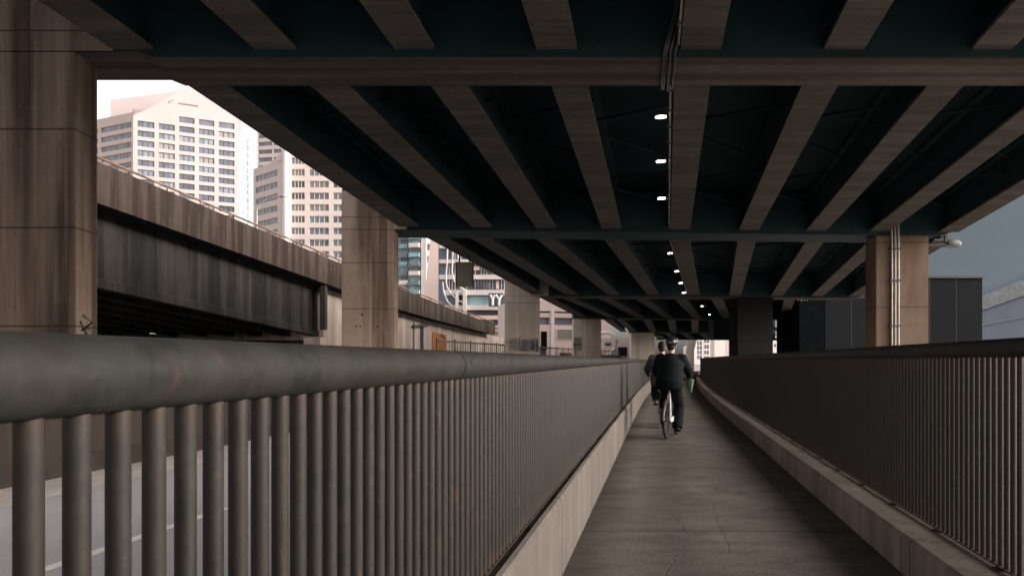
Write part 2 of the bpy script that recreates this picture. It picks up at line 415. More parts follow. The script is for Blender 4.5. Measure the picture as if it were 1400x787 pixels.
for side in (0, 1):
    for i in range(19):
        Ya = -2.4 + 5.5 * i + (0 if side == 0 else 1.2); Yb = Ya + 5.5
        single = Yb < 36
        if i < 8:
            lab = ('steel bar railing on the pale left kerb, %s' if side == 0 else 'steel bar railing on the worn right kerb, %s') % place[i]
            if side == 1 and i == 0: lab = 'steel bar railing on the worn right kerb, at the frame edge'
        else:
            lab = 'far steel bar railing on the %s kerb beyond the cyclists' % ('pale left' if side == 0 else 'worn right')
        g = 'railing sections along the %s kerb' % ('left' if side == 0 else 'right')
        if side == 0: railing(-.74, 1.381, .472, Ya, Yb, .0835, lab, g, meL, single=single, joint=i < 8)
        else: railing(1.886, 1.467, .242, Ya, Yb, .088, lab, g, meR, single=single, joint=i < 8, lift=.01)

# ------------------------------------------------------------------ road barrier and fence on it
def barrier():
    ys = frange(-25, 120, 60)
    tag(MB().profile([(-9.85, ZR - .02), (-9.2, ZR - .02), (-9.2, ZR + .08), (-9.38, ZR + .3), (-9.45, .47), (-9.5, .5), (-9.72, .5), (-9.78, .47), (-9.85, ZR + .1)], ys, along)
        .build('road_barrier', M['barrier'], base=(along(-9.5, 20), 20, ZR)), 'long concrete safety barrier along the far edge of the road', 'barrier')
barrier()
fence = thing('picket_fence', (along(-9.6, 60), 60, .5), 'thin dark picket fence standing on the concrete barrier beyond the road', 'fence')
zt = lambda y: ZC + .82 + .004 * (y - 37)
MB().tube([(along(-9.6, y), y, zt(y)) for y in frange(37, 118, 20)], .045, 6).build('top_rail', M['picket'], fence)
MB().tube([(along(-9.6, y), y, .62) for y in frange(37, 118, 20)], .03, 6).build('bottom_rail', M['picket'], fence)
for y in frange(37, 118, 27):
    MB().tube([(along(-9.6, y), y, .5), (along(-9.6, y), y, zt(y) + .1)], .035, 6).build('post', M['picket'], fence)
m = MB()
for i in range(int(81 / .5)):
    y = 37 + .5 * i; m.tube([(along(-9.6, y), y, .62), (along(-9.6, y), y, zt(y))], .015, 5, cap=False)
o = m.build('pickets', M['picket'], fence); o['kind'] = 'stuff'
m = MB(); m.profile([(-9.68, .55), (-9.64, .55), (-9.64, 2.02), (-9.68, 2.02)], frange(72, 118, 16), along); m.build('board_panel', M['rustwood'], fence)

# ------------------------------------------------------------------ main viaduct overhead
BE = [  # crossbeams: near Y, far Y, left px, left z, right px, right z (z above the eye)
    (-.75, .75, None, -12.5, 5.62, 12.5, 5.62),
    (14.3, 15.75, None, -9.3, 4.91, 14.6, 4.91),
    (29.15, 31.0, 'px', 467, 4.33, 1322, 4.12),
    (49.2, 51.0, 'px', 690, 3.60, 1182, 3.47),
    (69.2, 71.0, 'px', 784, 3.27, 1085, 3.2),
    (94.0, 96.0, 'px', 862, 2.95, 1060, 2.9),
    (116., 118., 'px', 900, 2.7, 1060, 2.7)]
def bx(k):
    y0, y1, mode, a, za, b, zb = BE[k]; ym = (y0 + y1) / 2
    if mode == 'px': a, b = X(a, y0), X(b, y0)
    return y0, y1, a, za + ZC, b, zb + ZC
def beamz(k, x):
    y0, y1, a, za, b, zb = bx(k); return za + (zb - za) * (x - a) / (b - a)
via = thing('viaduct', (3, 15, 6), 'dark concrete road viaduct overhead with pale girder soffits fanning away over the path', 'viaduct')
G = {  # girder centre columns in photo pixels at the two ends of each bay
    1: ([178, 374, 566, 762, 960, 1157, 1360, 1560, 1755], [270, 440, 608, 776, 947, 1125, 1301, 1476, 1648]),
    2: ([270, 440, 608, 776, 947, 1125, 1301, 1476, 1648], [559, 660, 747, 836, 930, 1024, 1116, 1202, 1297]),
    3: ([590, 650, 741, 836, 930, 1022, 1117, 1203, 1290], [735, 781, 839, 893, 949, 1005, 1062, 1117, 1168]),
    4: ([744, 772, 823, 873, 928, 979, 1030, 1080], [797, 838, 876, 914, 953, 994, 1033, 1072]),
    5: ([829, 846, 884, 917, 950, 985, 1020], [853, 866, 893, 921, 950, 980, 1010]),
    6: ([866, 885, 908, 932, 958, 985, 1012], [893, 908, 926, 946, 968, 990, 1014])}
GD, FW, FT = 1.25, .66, .06       # girder depth, flange width and thickness
drop = {1: .12, 2: .12, 3: .1, 4: .08, 5: .07, 6: .07}
ends = {}
for k in range(0, 7):
    if k == 0:      # bay behind the camera
        xs0 = [X(p, 14.2) - .158 * 31.2 for p in G[1][0]]; xs1 = [X(p, 14.2) - .158 * 14.9 for p in G[1][0]]
        ya, yb = -17.0, -.75; za = [5.62 + ZC + .12 + .0567 * 16] * 9; zb = [5.62 + ZC + .12] * 9
    else:
        ya, yb = BE[k - 1][1], BE[k][0]
        if k == 1:
            xs0 = [X(p, 14.2) - .158 * 13.4 for p in G[1][0]]; xs1 = [X(p, 14.2) for p in G[1][0]]
        else:
            xs0 = [X(p, ya) for p in G[k][0]]; xs1 = [X(p, yb) for p in G[k][1]]
        za = [beamz(k - 1, x) + drop[k] for x in xs0]; zb = [beamz(k, x) + drop[k] for x in xs1]
        if k == 1: zb = [Z(68, 14.3)] * 9
    ends[k] = (ya, yb, xs0, xs1, za, zb)
    fw = FW
    for x0, x1, z0, z1 in zip(xs0, xs1, za, zb):
        m = MB()
        def strip(w0, w1, h0, h1, mi):
            a = [(x0 + w0, ya, z0 + h0), (x0 + w1, ya, z0 + h0), (x1 + w1, yb, z1 + h0), (x1 + w0, yb, z1 + h0)]
            b = [(x0 + w0, ya, z0 + h1), (x0 + w1, ya, z0 + h1), (x1 + w1, yb, z1 + h1), (x1 + w0, yb, z1 + h1)]
            m.hexa(a, b, mi)
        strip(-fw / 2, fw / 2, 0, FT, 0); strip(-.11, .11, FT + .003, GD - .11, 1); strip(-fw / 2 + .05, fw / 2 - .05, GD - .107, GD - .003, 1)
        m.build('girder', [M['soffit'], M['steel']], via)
    # deck slab and edge parapets over the bay
    m = MB(); OV = .75
    l0, r0, l1, r1 = xs0[0] - OV, xs0[-1] + OV, xs1[0] - OV, xs1[-1] + OV
    def slab(a0, b0, a1, b1, h0, h1):
        Ya, Yb = ya - .9, yb + .9
        if k in (0,): Ya = ya
        m.hexa([(a0, Ya, za[0] + h0), (b0, Ya, za[-1] + h0), (b1, Yb, zb[-1] + h0), (a1, Yb, zb[0] + h0)],
               [(a0, Ya, za[0] + h1), (b0, Ya, za[-1] + h1), (b1, Yb, zb[-1] + h1), (a1, Yb, zb[0] + h1)])
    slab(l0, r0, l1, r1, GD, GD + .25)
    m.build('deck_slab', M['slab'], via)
    m = MB(); slab(l0 - .02, l0 + .22, l1 - .02, l1 + .22, GD + .253, GD + 1.2); m.build('edge_parapet', M['parapet'], via)
    m = MB(); slab(r0 - .22, r0 + .02, r1 - .22, r1 + .02, GD + .253, GD + 1.2); m.build('edge_parapet', M['parapet'], via)
    # lateral braces between girders
    if k in (1, 2, 3):
        for j in range(len(xs0) - 1):
            for q in range(5):
                f0, f1 = (q + .08) / 5, (q + .92) / 5
                lerp = lambda a, b, f: a + (b - a) * f
                pa = (lerp(xs0[j], xs1[j], f0) + .14, lerp(ya, yb, f0), lerp(za[j], zb[j], f0) + .75)
                pb = (lerp(xs0[j + 1], xs1[j + 1], f1) - .14, lerp(ya, yb, f1), lerp(za[j + 1], zb[j + 1], f1) + .75)
                if q % 2: pa, pb = (pa[0], pb[1], pa[2]), (pb[0], pa[1], pb[2])
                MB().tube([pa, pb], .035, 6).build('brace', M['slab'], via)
for k in range(0, 7):
    y0, y1, a, za, b, zb = bx(k)
    m = MB(); H = GD + .10
    if k == 1:    # haunched left end beside the first pier
        prof = [(a, za + .10), (a + 3.2, za + .10), (a + 3.45, za), (b, zb), (b, zb + H), (a, za + H)]
    elif k == 2:  # cut-back right end
        prof = [(a, za), (b - .9, zb), (b, zb + .28), (b, zb + H), (a, za + H)]
    else:
        prof = [(a, za), (b, zb), (b, zb + H), (a, za + H)]
    n = len(prof)
    m.add([(x, y0, z) for x, z in prof] + [(x, y1, z) for x, z in prof],
          [list(range(n)), list(range(n, 2 * n))[::-1]] + [[i, (i + 1) % n, n + (i + 1) % n, n + i] for i in range(n)])
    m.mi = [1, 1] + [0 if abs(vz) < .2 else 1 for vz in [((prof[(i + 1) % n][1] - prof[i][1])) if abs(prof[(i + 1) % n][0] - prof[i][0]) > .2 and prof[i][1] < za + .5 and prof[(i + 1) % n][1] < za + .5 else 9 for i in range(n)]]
    m.build('crossbeam', [M['beam'], M['steel']], via, bevel=.02)  # lit underside keeps concrete, the other faces get the painted shade
# dark downstand block at the right end of the fourth crossbeam
y0 = 69.6; MB().box(X(976, y0), X(1004, y0), y0, 71.5, Z(464, y0), Z(436, y0)).build('downstand_block', M['steel'], via)

# ------------------------------------------------------------------ piers
def pier(pxa, pxb, Y, depth, topz, mat, label, head=0, base=ZR):
    a, b = X(pxa, Y), X(pxb, Y)
    m = MB(); m.box(a, b, Y, Y + depth, base - .03, topz)
    if head: m.box(a, b + head, Y, Y + .02, topz + .004, topz + 1.3)
    return tag(m.build('bridge_pier', mat, base=((a + b) / 2, Y + depth / 2, base), bevel=.03), label, 'pier', 'piers carrying the viaduct')
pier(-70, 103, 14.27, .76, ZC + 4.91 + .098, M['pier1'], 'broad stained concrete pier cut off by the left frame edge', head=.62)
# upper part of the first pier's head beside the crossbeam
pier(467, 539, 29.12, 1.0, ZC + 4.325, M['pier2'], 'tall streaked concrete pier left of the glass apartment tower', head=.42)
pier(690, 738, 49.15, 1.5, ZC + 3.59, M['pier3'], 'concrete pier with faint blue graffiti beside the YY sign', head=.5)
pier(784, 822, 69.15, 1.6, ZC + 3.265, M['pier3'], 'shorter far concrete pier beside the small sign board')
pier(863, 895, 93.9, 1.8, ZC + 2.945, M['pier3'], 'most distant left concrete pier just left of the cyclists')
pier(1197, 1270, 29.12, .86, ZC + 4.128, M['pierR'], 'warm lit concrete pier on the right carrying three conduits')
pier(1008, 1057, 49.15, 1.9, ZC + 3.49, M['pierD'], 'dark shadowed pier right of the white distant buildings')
# graffiti strokes on the pier with blue tags and on the dark face of the first pier
def strokes(parent, name, mat, Y, pts, r):
    m = MB()
    for s_ in pts: m.tube([P(px, py, Y) for px, py in s_], r, 5)
    return m.build(name, mat, parent)
M['tagblue'] = plain('blue_spray_paint', (.36, .385, .45), .7); M['tagdark'] = plain('dark_spray_paint', (.02, .02, .022), .7); M['tagpale'] = plain('pale_spray_paint', (.70, .64, .58), .7)
pl = {o['label'].split()[0] + o['label'].split()[1]: o for o in COL.objects if o.name.startswith('bridge_pier')}
p3 = [o for o in COL.objects if o.name.startswith('bridge_pier') and 'graffiti' in o['label']][0]
def squig(x0, x1, ya, yb, n, seed):
    rnd = random.Random(seed)
    return [(x0 + (x1 - x0) * i / n + rnd.uniform(-1, 1), (ya if i % 2 else yb) + rnd.uniform(-1.5, 1.5)) for i in range(n + 1)]
strokes(p3, 'graffiti', M['tagpale'], 49.13, [squig(693, 713, 461, 476, 11, 1), squig(694, 712, 466, 478, 9, 2)], .018)
strokes(p3, 'graffiti', M['tagblue'], 49.13, [squig(708, 737, 464, 480, 17, 3), squig(710, 737, 468, 480, 19, 4), squig(712, 736, 463, 472, 15, 6)], .02)
p1 = [o for o in COL.objects if o.name.startswith('bridge_pier') and 'broad' in o['label']][0]
m = MB(); xs = X(103, 14.27) + .001
for s_ in ([(.25, 431), (.55, 440), (.2, 452), (.5, 447)], [(.15, 440), (.35, 455), (.6, 462)], [(.3, 457), (.15, 462), (.3, 467), (.42, 461), (.3, 457)]):
    m.tube([(xs, 14.27 + a, Z(b, 14.6)) for a, b in s_], .022, 5)
m.build('graffiti', M['tagdark'], p1)

p2 = [o for o in COL.objects if o.name.startswith('bridge_pier') and 'streaked' in o['label']][0]
for px, py, w_ in ((495, 430, .045), (487, 446, .035), (492.5, 446, .035), (516, 446, .04)):
    c = P(px, py, 29.12); MB().loft([c + Vector((0, .01, 0)), c + Vector((0, -.006, 0))], [w_, w_ * .8], (1, 0, 0), 9).build('chip', M['tagdark'], p2)
for px, py in ((20, 200), (82, 200), (20, 320), (82, 320), (20, 420), (82, 420), (30, 150), (85, 150)):
    c = P(px, py, 14.27); MB().loft([c + Vector((0, .01, 0)), c + Vector((0, -.004, 0))], [.016, .013], (1, 0, 0), 9).build('tie_hole', M['tagdark'], p1)
# ------------------------------------------------------------------ lamps along the girder
lamps = [(904, 160.5, 18.7), (904, 221, 22.2), (905, 271.5, 26.3), (916.5, 346.5, 36.6), (925.5, 371, 41.5), (931, 387, 45.2), (935.5, 400, 48.3), (960, 418.5, 55), (970, 430, 62.5)]
def girder_line(k, idx, Y):
    ya, yb, x0, x1, z0, z1 = ends[k]; f = (Y - ya) / (yb - ya)
    return x0[idx] + (x1[idx] - x0[idx]) * f, z0[idx] + (z1[idx] - z0[idx]) * f
ords = ['largest and nearest the camera', 'second from the camera', 'third from the camera', 'first beyond the second crossbeam', 'fifth from the camera', 'sixth from the camera', 'last before the third crossbeam',
        'first beyond the third crossbeam', 'farthest from the camera']
for i, (px, py, Y) in enumerate(lamps):
    c = P(px, py, Y); k = 2 if Y < 30 else 3 if Y < 50 else 4
    gx, gz = girder_line(k, 4, Y)
    if abs(gx - c.x) > 1.2: gx, gz = girder_line(k, 5 if k == 4 else 4, Y)
    t = thing('girder_lamp', tuple(c), 'small lit lamp in the row under the viaduct deck, %s' % ords[i], 'lamp', 'lamps in a row under the deck')
    s = 1 if Y < 30 else .8 if Y < 50 else .62
    m = MB(); m.loft([c + Vector((-.12 * s, 0, -.01)), c + Vector((-.09 * s, 0, 0)), c + Vector((0, 0, .008)), c + Vector((.10 * s, 0, .015))], [.016 * s, .032 * s, .034 * s, .02 * s], (0, 1, 0), 12)
    m.build('lens', M['lamp'], t)
    m = MB(); m.loft([c + Vector((.1 * s, 0, .015)), c + Vector((.13 * s, 0, .02)), c + Vector((.24, 0, .03))], [.05, .06, .045], (0, 1, 0), 12); m.build('housing', M['darkmetal'], t)
    m = MB(); m.tube([c + Vector((.2, 0, .04)), (c.x + .2, Y, gz + FT + .05), (max(gx - .1, c.x + .25), Y, gz + FT + .05)], .018, 6); m.build('bracket', M['darkmetal'], t)

def hang_line(k, idx, dx, dz, rad, name, mat, clips):
    ya, yb, x0, x1, z0, z1 = ends[k]
    a = Vector((x0[idx] + dx, ya + .1, z0[idx] + dz)); b = Vector((x1[idx] + dx, yb - .1, z1[idx] + dz))
    MB().tube([a, b], rad, 6).build(name, mat, via)
    for i in range(clips):
        c = a.lerp(b, (i + .5) / clips); q = .05 if dx > 0 else -.05
        MB().box(c.x - .05, c.x + .05, c.y - .03, c.y + .03, c.z - rad - .012, c.z + rad + .04).build('clip', M['darkmetal'], via)
hang_line(1, 4, -FW / 2 - .05, .05, .022, 'cable', M['pipe'], 8)
hang_line(2, 4, -FW / 2 - .05, .05, .022, 'cable', M['pipe'], 12)
hang_line(3, 4, -FW / 2 - .05, .05, .022, 'cable', M['pipe'], 8)
hang_line(2, 7, FW / 2 + .28, .30, .06, 'drain_pipe', M['pipe'], 7)
# conduits looped under the first crossbeam
t = thing('conduit_bundle', (X(912, 15), 15, ZC + 4.9), 'bundle of thin conduits looped under the nearest crossbeam', 'conduit')
for px, dz in ((907, 0), (910, .02), (915.5, -.03), (922, .0)):
    x0, x1 = X(px, 14.3), X(px - 2, 15.75); zb_ = ZC + 4.91 - .035 + min(dz, 0)
    MB().tube([(x0 + .18, 14.0, ZC + 5.8), (x0 + .12, 14.12, ZC + 5.45), (x0, 14.22, ZC + 5.0), (x0, 14.3, zb_), (x1, 15.8, zb_), (x1 + .0, 15.84, zb_ + .05), (x1, 15.85, ZC + 5.9)], .022, 8).build('conduit', M['darkmetal'], t)

# conduits up the front of the right pier
t = thing('pier_conduits', (X(1224, 29), 29.05, ZR), 'three thin vertical conduits clipped up the right pier face', 'conduit')
for px in (1219.5, 1224, 1228.5):
    MB().tube([(X(px, 29.05), 29.06, ZR), (X(px, 29.05), 29.06, ZC + 4.1), (X(px, 29.05), 29.08, ZC + 4.75)], .036, 8).build('conduit', M['pipe'], t)
for py in (383, 445, 340):
    z = Z(py, 29.05); MB().box(X(1216.5, 29.05), X(1231.5, 29.05), 29.01, 29.12, z - .03, z + .03).build('clip', M['darkmetal'], t)

# fitting on an arm at the right end of the second crossbeam
Y = 29.6
t = thing('arm_floodlight', tuple(P(1270, 334, Y)), 'floodlight on a short horizontal arm beside the right pier top', 'lamp')
MB().tube([P(1266, 336, Y), P(1300, 334, Y)], .075, 10).build('arm', M['darkmetal'], t)
MB().loft([P(1293, 334, Y), P(1296, 333.5, Y), P(1309, 333, Y), P(1313, 333.5, Y)], [.10, .13, .13, .08], (0, 1, 0), 14).build('head', M['floodmetal'], t)
MB().hexa([P(1295, 340, Y - .1), P(1302, 341, Y - .1), P(1302, 341, Y + .1), P(1295, 340, Y + .1)], [P(1292, 335, Y - .1), P(1306, 335, Y - .1), P(1306, 335, Y + .1), P(1292, 335, Y + .1)]).build('shade', M['darkmetal'], t)
MB().box(X(1291, Y), X(1295, Y), Y - .05, Y + .05, Z(334, Y), Z(322, Y)).build('hanger', M['darkmetal'], t)

# blank hanging sign back, seen against the buildings
Y = 34.9
t = thing('hanging_sign', tuple(P(634, 375, Y)), 'blank olive grey sign back hanging below the viaduct edge', 'sign')
MB().box(X(623.5, Y), X(646.5, Y), Y, Y + .07, Z(392, Y), Z(358, Y)).build('panel', M['olive'], t, bevel=.01)
MB().box(X(622.8, Y), X(624.2, Y), Y - .02, Y + .09, Z(392.5, Y), Z(357.5, Y)).build('frame', M['darkmetal'], t)
MB().box(X(645.8, Y), X(647.4, Y), Y - .02, Y + .09, Z(392.5, Y), Z(357.5, Y)).build('frame', M['darkmetal'], t)
for px in (628, 642): MB().box(X(px, Y) - .03, X(px, Y) + .03, Y + .072, Y + .13, Z(388, Y), Z(340, Y)).build('hanger', M['darkmetal'], t)

# ------------------------------------------------------------------ ramp viaduct on the left
RX = lambda off, Y: -20.45 + .25 * Y + off
RT = lambda Y: ZC + 6.39 - .0765 * (Y - 28.4) + (.00045 * max(0, Y - 50) ** 2)
ramp = thing('ramp_viaduct', (RX(0, 36), 36, ZR), 'weathered concrete ramp bridge sloping down behind the left piers', 'viaduct')
ysr2 = frange(2, 76, 36)
FH = lambda Y: 1.33 if Y < 54 else 1.33 - .022 * (Y - 54)
MB().profile([(-.25, lambda y: RT(y) - FH(y)), (0, lambda y: RT(y) - FH(y)), (0, RT), (-.25, RT)], ysr2, RX).build('parapet', M['parapet'], ramp)
MB().profile([(-14.5, lambda y: RT(y) - FH(y) + .05), (-.252, lambda y: RT(y) - FH(y) + .05), (-.252, lambda y: RT(y) - FH(y) + .35), (-14.5, lambda y: RT(y) - FH(y) + .35)], ysr2, RX).build('deck_slab', M['slab'], ramp)
MB().profile([(-14.75, lambda y: RT(y) - FH(y)), (-14.5, lambda y: RT(y) - FH(y)), (-14.5, RT), (-14.75, RT)], ysr2, RX).build('parapet', M['parapet'], ramp)
for i in range(10):
    o_ = -.85 - 1.45 * i
    b = lambda y: RT(y) - FH(y) - 2.55 + .004 * (y - 29) * 0
    tt = lambda y: RT(y) - FH(y) + .045
    ysg = frange(2, 45.2, 20)
    MB().profile([(o_ - .3, b), (o_ + .06, b), (o_ + .06, lambda y: b(y) + .28), (o_, lambda y: b(y) + .34), (o_, tt), (o_ - .3, tt)], ysg, RX).build('girder', M['ramp'], ramp)
MB().tube([(RX(-.12, y), y, RT(y) + .20) for y in ysr2], .04, 6).build('guard_rail', M['rustwood'], ramp)
for y in frange(4, 74, 35):
    MB().tube([(RX(-.12, y), y, RT(y)), (RX(-.12, y), y, RT(y) + .20)], .03, 6).build('rail_post', M['rustwood'], ramp)
# bearing shelf and end pilaster of the span
bz = RT(45) - FH(45) - 2.55
t = thing('ramp_pier', (RX(-4, 44), 44, ZR), 'low concrete pier with pale bearing block under the ramp end', 'pier')
MB().box(X(417, 43.5), X(440, 43.5), 43.2, 44.6, ZR - .02, bz - .12).build('pier_block', M['wall'], t)
MB().box(RX(-8.4, 44), X(417, 43.5) - .02, 43.6, 44.6, ZR - .02, bz - .25).build('pier_wall', M['ramp'], t)
y = 44.6; MB().box(X(438.5, y), X(446, y), y - .25, y + .3, bz + .3, RT(y) - FH(y) - .02).build('pilaster', M['barrier'], ramp)
# retaining wall carrying the lower end of the ramp
rw = thing('retaining_wall', (RX(-.8, 58), 58, ZR), 'pale stained retaining wall under the lower end of the ramp', 'wall')
MB().profile([(-8.4, ZR - .02), (-.75, ZR - .02), (-.75, lambda y: RT(y) - FH(y) - .004), (-8.4, lambda y: RT(y) - FH(y) - .004)], frange(45.6, 84, 20), RX).build('wall_face', M['wall'], rw)
wl = lambda px: 21.18 / (.25 - (px - 700) / F)
for px, w in ((566, .12), (577, .34)):
    y = wl(px); yb = y + w
    MB().profile([(-.752, ZR), (-.742, ZR), (-.742, lambda q: RT(q) - FH(q) - .35), (-.752, lambda q: RT(q) - FH(q) - .35)], [y - w, y + w], RX).build('stain', M['tagdark'], rw)
ya, yb = wl(562), wl(584)
MB().tube([(RX(-.62, ya), ya, Z(446, ya)), (RX(-.62, yb), yb, Z(444, yb))], .09, 8).build('drain_pipe', M['darkmetal'], rw)
ya, yb = wl(591), wl(609)
m = MB(); m.profile([(-.749, lambda q: Z(480, wl(600))), (-.70, lambda q: Z(480, wl(600))), (-.70, lambda q: Z(454, wl(600)) - .05 * (q - ya)), (-.749, lambda q: Z(454, wl(600)) - .05 * (q - ya))], [ya, yb], RX)
pb = m.build('painted_board', M['orange'], base=tuple(P(600, 478, wl(600)))); tag(pb, 'orange painted board with curled marks on the retaining wall', 'board')
m = MB()
for k in range(3):
    m.tube([(RX(-.69, wl(601 + 2 * k)), wl(601 + 2 * k), Z(456 + k, wl(601))), (RX(-.69, wl(604 + 2 * k)), wl(604 + 2 * k), Z(461 + k, wl(604))), (RX(-.69, wl(606 + k)), wl(606 + k), Z(458 + 2 * k, wl(606)))], .05, 5)
o = m.build('curl_marks', M['rustwood'], pb)
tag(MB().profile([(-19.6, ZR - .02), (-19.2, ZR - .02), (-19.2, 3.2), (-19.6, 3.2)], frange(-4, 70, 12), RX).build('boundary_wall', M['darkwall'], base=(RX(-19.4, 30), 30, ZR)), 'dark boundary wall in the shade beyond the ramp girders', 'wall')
# thin street lamp on the ramp
Y = 52
t = thing('street_lamp', (X(350, Y), Y, RT(40)), 'thin grey street lamp with a curved arm before the pink towers', 'street lamp')
MB().tube([P(351, 330, Y), P(351, 288, Y)], .05, 8).build('pole', M['metal'], t)
MB().tube([P(351, 288, Y), P(353, 282, Y), P(360, 275, Y), P(372, 270, Y), P(384, 268.5, Y)], .035, 6).build('arm', M['metal'], t)
MB().loft([P(383, 268.5, Y), P(386, 268, Y), P(391, 268.5, Y)], [.05, .09, .04], (0, 1, 0), 10).build('lamp_head', M['metal'], t)

# ------------------------------------------------------------------ buildings of the city
class Face:
    """a facade plane between two ground points; photo columns map to distances along it"""
    def __init__(s, pa, Ya, pb, Yb):
        s.a = Vector((X(pa, Ya), Ya)); s.b = Vector((X(pb, Yb), Yb)); d = s.b - s.a; s.L = d.length; s.u = d / s.L
        s.n = Vector((-s.u.y, s.u.x))
        if s.n.y < 0: s.n = -s.n           # pointing away from the viewer
    def at(s, px):
        k = (px - CX) / F; return (k * s.a.y - s.a.x) / (s.u.x - k * s.u.y)
    def Y(s, px): return s.a.y + s.u.y * s.at(px)
    def z(s, px, py): return Z(py, s.Y(px))
def facade(face, parent, z0, z1, cols, rows, wall, glass, depth=.5, u0=None, u1=None, sub=0, extra=None, frame=None):
    """wall with openings at cols x rows; every opening gets its own recessed window"""
    u0 = 0 if u0 is None else u0; u1 = face.L if u1 is None else u1
    m = MB(); o, u, n = face.a, face.u, face.n
    edges = sorted(cols); cur = u0
    for a, b in edges:
        if a > cur: m.obox(o, u, n, cur, a, 0, depth, z0, z1)
        cur = b
    if u1 > cur: m.obox(o, u, n, cur, u1, 0, depth, z0, z1)
    rr = sorted(rows); 
    for a, b in edges:
        c = z0
        for ra, rb in rr:
            if ra > c: m.obox(o, u, n, a, b, .003, depth, c, ra)
            c = rb
        if z1 > c: m.obox(o, u, n, a, b, .003, depth, c, z1)
    m.build('wall', wall, parent)
    for a, b in edges:
        for ra, rb in rr:
            w = MB(); w.obox(o, u, n, a + .002, b - .002, depth * .55, depth * .9, ra + .002, rb - .002)
            wo = w.build('window', random.choice(glass) if isinstance(glass, list) else glass, parent)
            if sub:
                f = MB(); f.obox(o, u, n, a + .003, b - .003, depth * .35, depth * .54, rb - .16, rb - .002)
                for q in range(1, sub):
                    x = a + (b - a) * q / sub; f.obox(o, u, n, x - .09, x + .09, depth * .35, depth * .54, ra, rb - .1)
                fo = f.build('frame', wall if frame is None else frame, parent); fo.parent = wo
def block(parent, face, u0, u1, n0, n1, z0, z1, mat, name='body'):
    m = MB(); m.obox(face.a, face.u, face.n, u0, u1, n0, n1, z0, z1); return m.build(name, mat, parent)

# big office tower
f1 = Face(182, 300, 326, 318)
T1 = thing('office_tower', (f1.a.x + 10, 315, ZR), 'large pale pink office tower with dark horizontal windows in a grid', 'building')
cols = [(f1.at(a), f1.at(b)) for a, b in ((188, 211), (217, 239), (245, 266), (272, 293), (299, 320.5))]
zt1 = Z(173.5, 309); rows = [(zt1 - 2.05 - 3.33 * i, zt1 - 3.33 * i) for i in range(15)]
facade(f1, T1, ZR, zt1 + .6, cols, rows, M['creamt'], [M['glass'], M['glass'], M['glassd'], M['glassd'], M['glassm'], M['blind']], .8, sub=3, frame=M['glassd'])
facade(f1, T1, zt1 + .602, zt1 + 3.6, cols[2:], [(zt1 + 1.28, zt1 + 3.33)], M['creamt'], M['glass'], .8)
def topwall(face, pts, z0, d0, d1, mat, parent):
    a = [face.at(px) for px, _ in pts]; zz = [face.z(px, py) for px, py in pts]
    prof = list(zip(a, zz)) + [(a[-1], z0), (a[0], z0)]
    q = lambda u, dn, z: (face.a.x + face.u.x * u + face.n.x * dn, face.a.y + face.u.y * u + face.n.y * dn, z)
    n = len(prof); m = MB()
    m.add([q(u, d0, z) for u, z in prof] + [q(u, d1, z) for u, z in prof], [list(range(n)), list(range(n, 2 * n))[::-1]] + [[i, (i + 1) % n, n + (i + 1) % n, n + i] for i in range(n)])
    return m.build('parapet_wall', mat, parent)
topwall(f1, [(182, 158), (198, 151), (220, 139), (240, 127), (262, 117), (326, 110)], zt1 + 3.602, 0, .8, M['creamt'], T1)
f1c = Face(151, 318, 330, 336)
topwall(f1c, [(151, 136.5), (196, 131), (244, 124), (330, 112)], zt1 - 2, 0, 16, M['creamt'], T1)
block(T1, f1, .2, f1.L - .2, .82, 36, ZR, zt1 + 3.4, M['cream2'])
m = MB(); s0 = Vector((f1.a.x, f1.a.y, 0))
def onface(face, px, py, dn=-.12):
    u = face.at(px); return Vector((face.a.x + face.u.x * u + face.n.x * dn, face.a.y + face.u.y * u + face.n.y * dn, face.z(px, py)))
M['letter'] = plain('faint_grey_lettering', (.34, .29, .28), .6)
m.tube([onface(f1, a, b) for a, b in ((231.5, 140.5), (233, 138.3), (235.5, 137.3), (238, 138))], .22, 6)
m.tube([onface(f1, 244.5 + 1.15 * i, 141 + .16 * i + (1.1 if i % 2 else -.6)) for i in range(24)], .16, 5)
m.build('faint_sign', M['letter'], T1)
f1w = Face(90, 318, 181.9, 300.1)
zw = Z(168, 302)
facade(f1w, T1, ZR, Z(155.5, 302), [(f1w.at(100), f1w.at(134)), (f1w.at(137.5), f1w.at(179.5))], [(zw - 1.95 - 3.42 * i, zw - 3.42 * i) for i in range(14)], M['cream2'], M['glassm'], .8, sub=5)
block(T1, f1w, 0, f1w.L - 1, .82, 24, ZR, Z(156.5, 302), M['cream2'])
f1g = Face(326.1, 318.1, 340.5, 322)
zg = Z(187, 320)
facade(f1g, T1, ZR, Z(180, 320), [(f1g.at(329), f1g.at(339.6))], [(zg - 2.1 - 2.75 * i, zg - 2.75 * i) for i in range(18)], M['creamt'], M['tealdeep'], .5, sub=2, frame=M['teal'])
block(T1, f1g, 0, f1g.L, .52, 30, ZR, Z(181, 320), M['creamt'])

f3 = Face(352, 402, 400, 398)
T3 = thing('striped_tower', (f3.a.x + 5, 402, ZR), 'distant tower with grey window stripes behind the stepped pink block', 'building')
zs = Z(193, 400); facade(f3, T3, ZR, Z(170, 400), [(f3.at(353.5), f3.at(372)), (f3.at(374), f3.at(398))], [(zs - 1.9 - 3.6 * i, zs - 3.6 * i) for i in range(-4, 8)], M['cream'], M['glassm'], .6)
block(T3, f3, .1, f3.L - .1, .62, 20, ZR, Z(171, 400), M['cream2'])

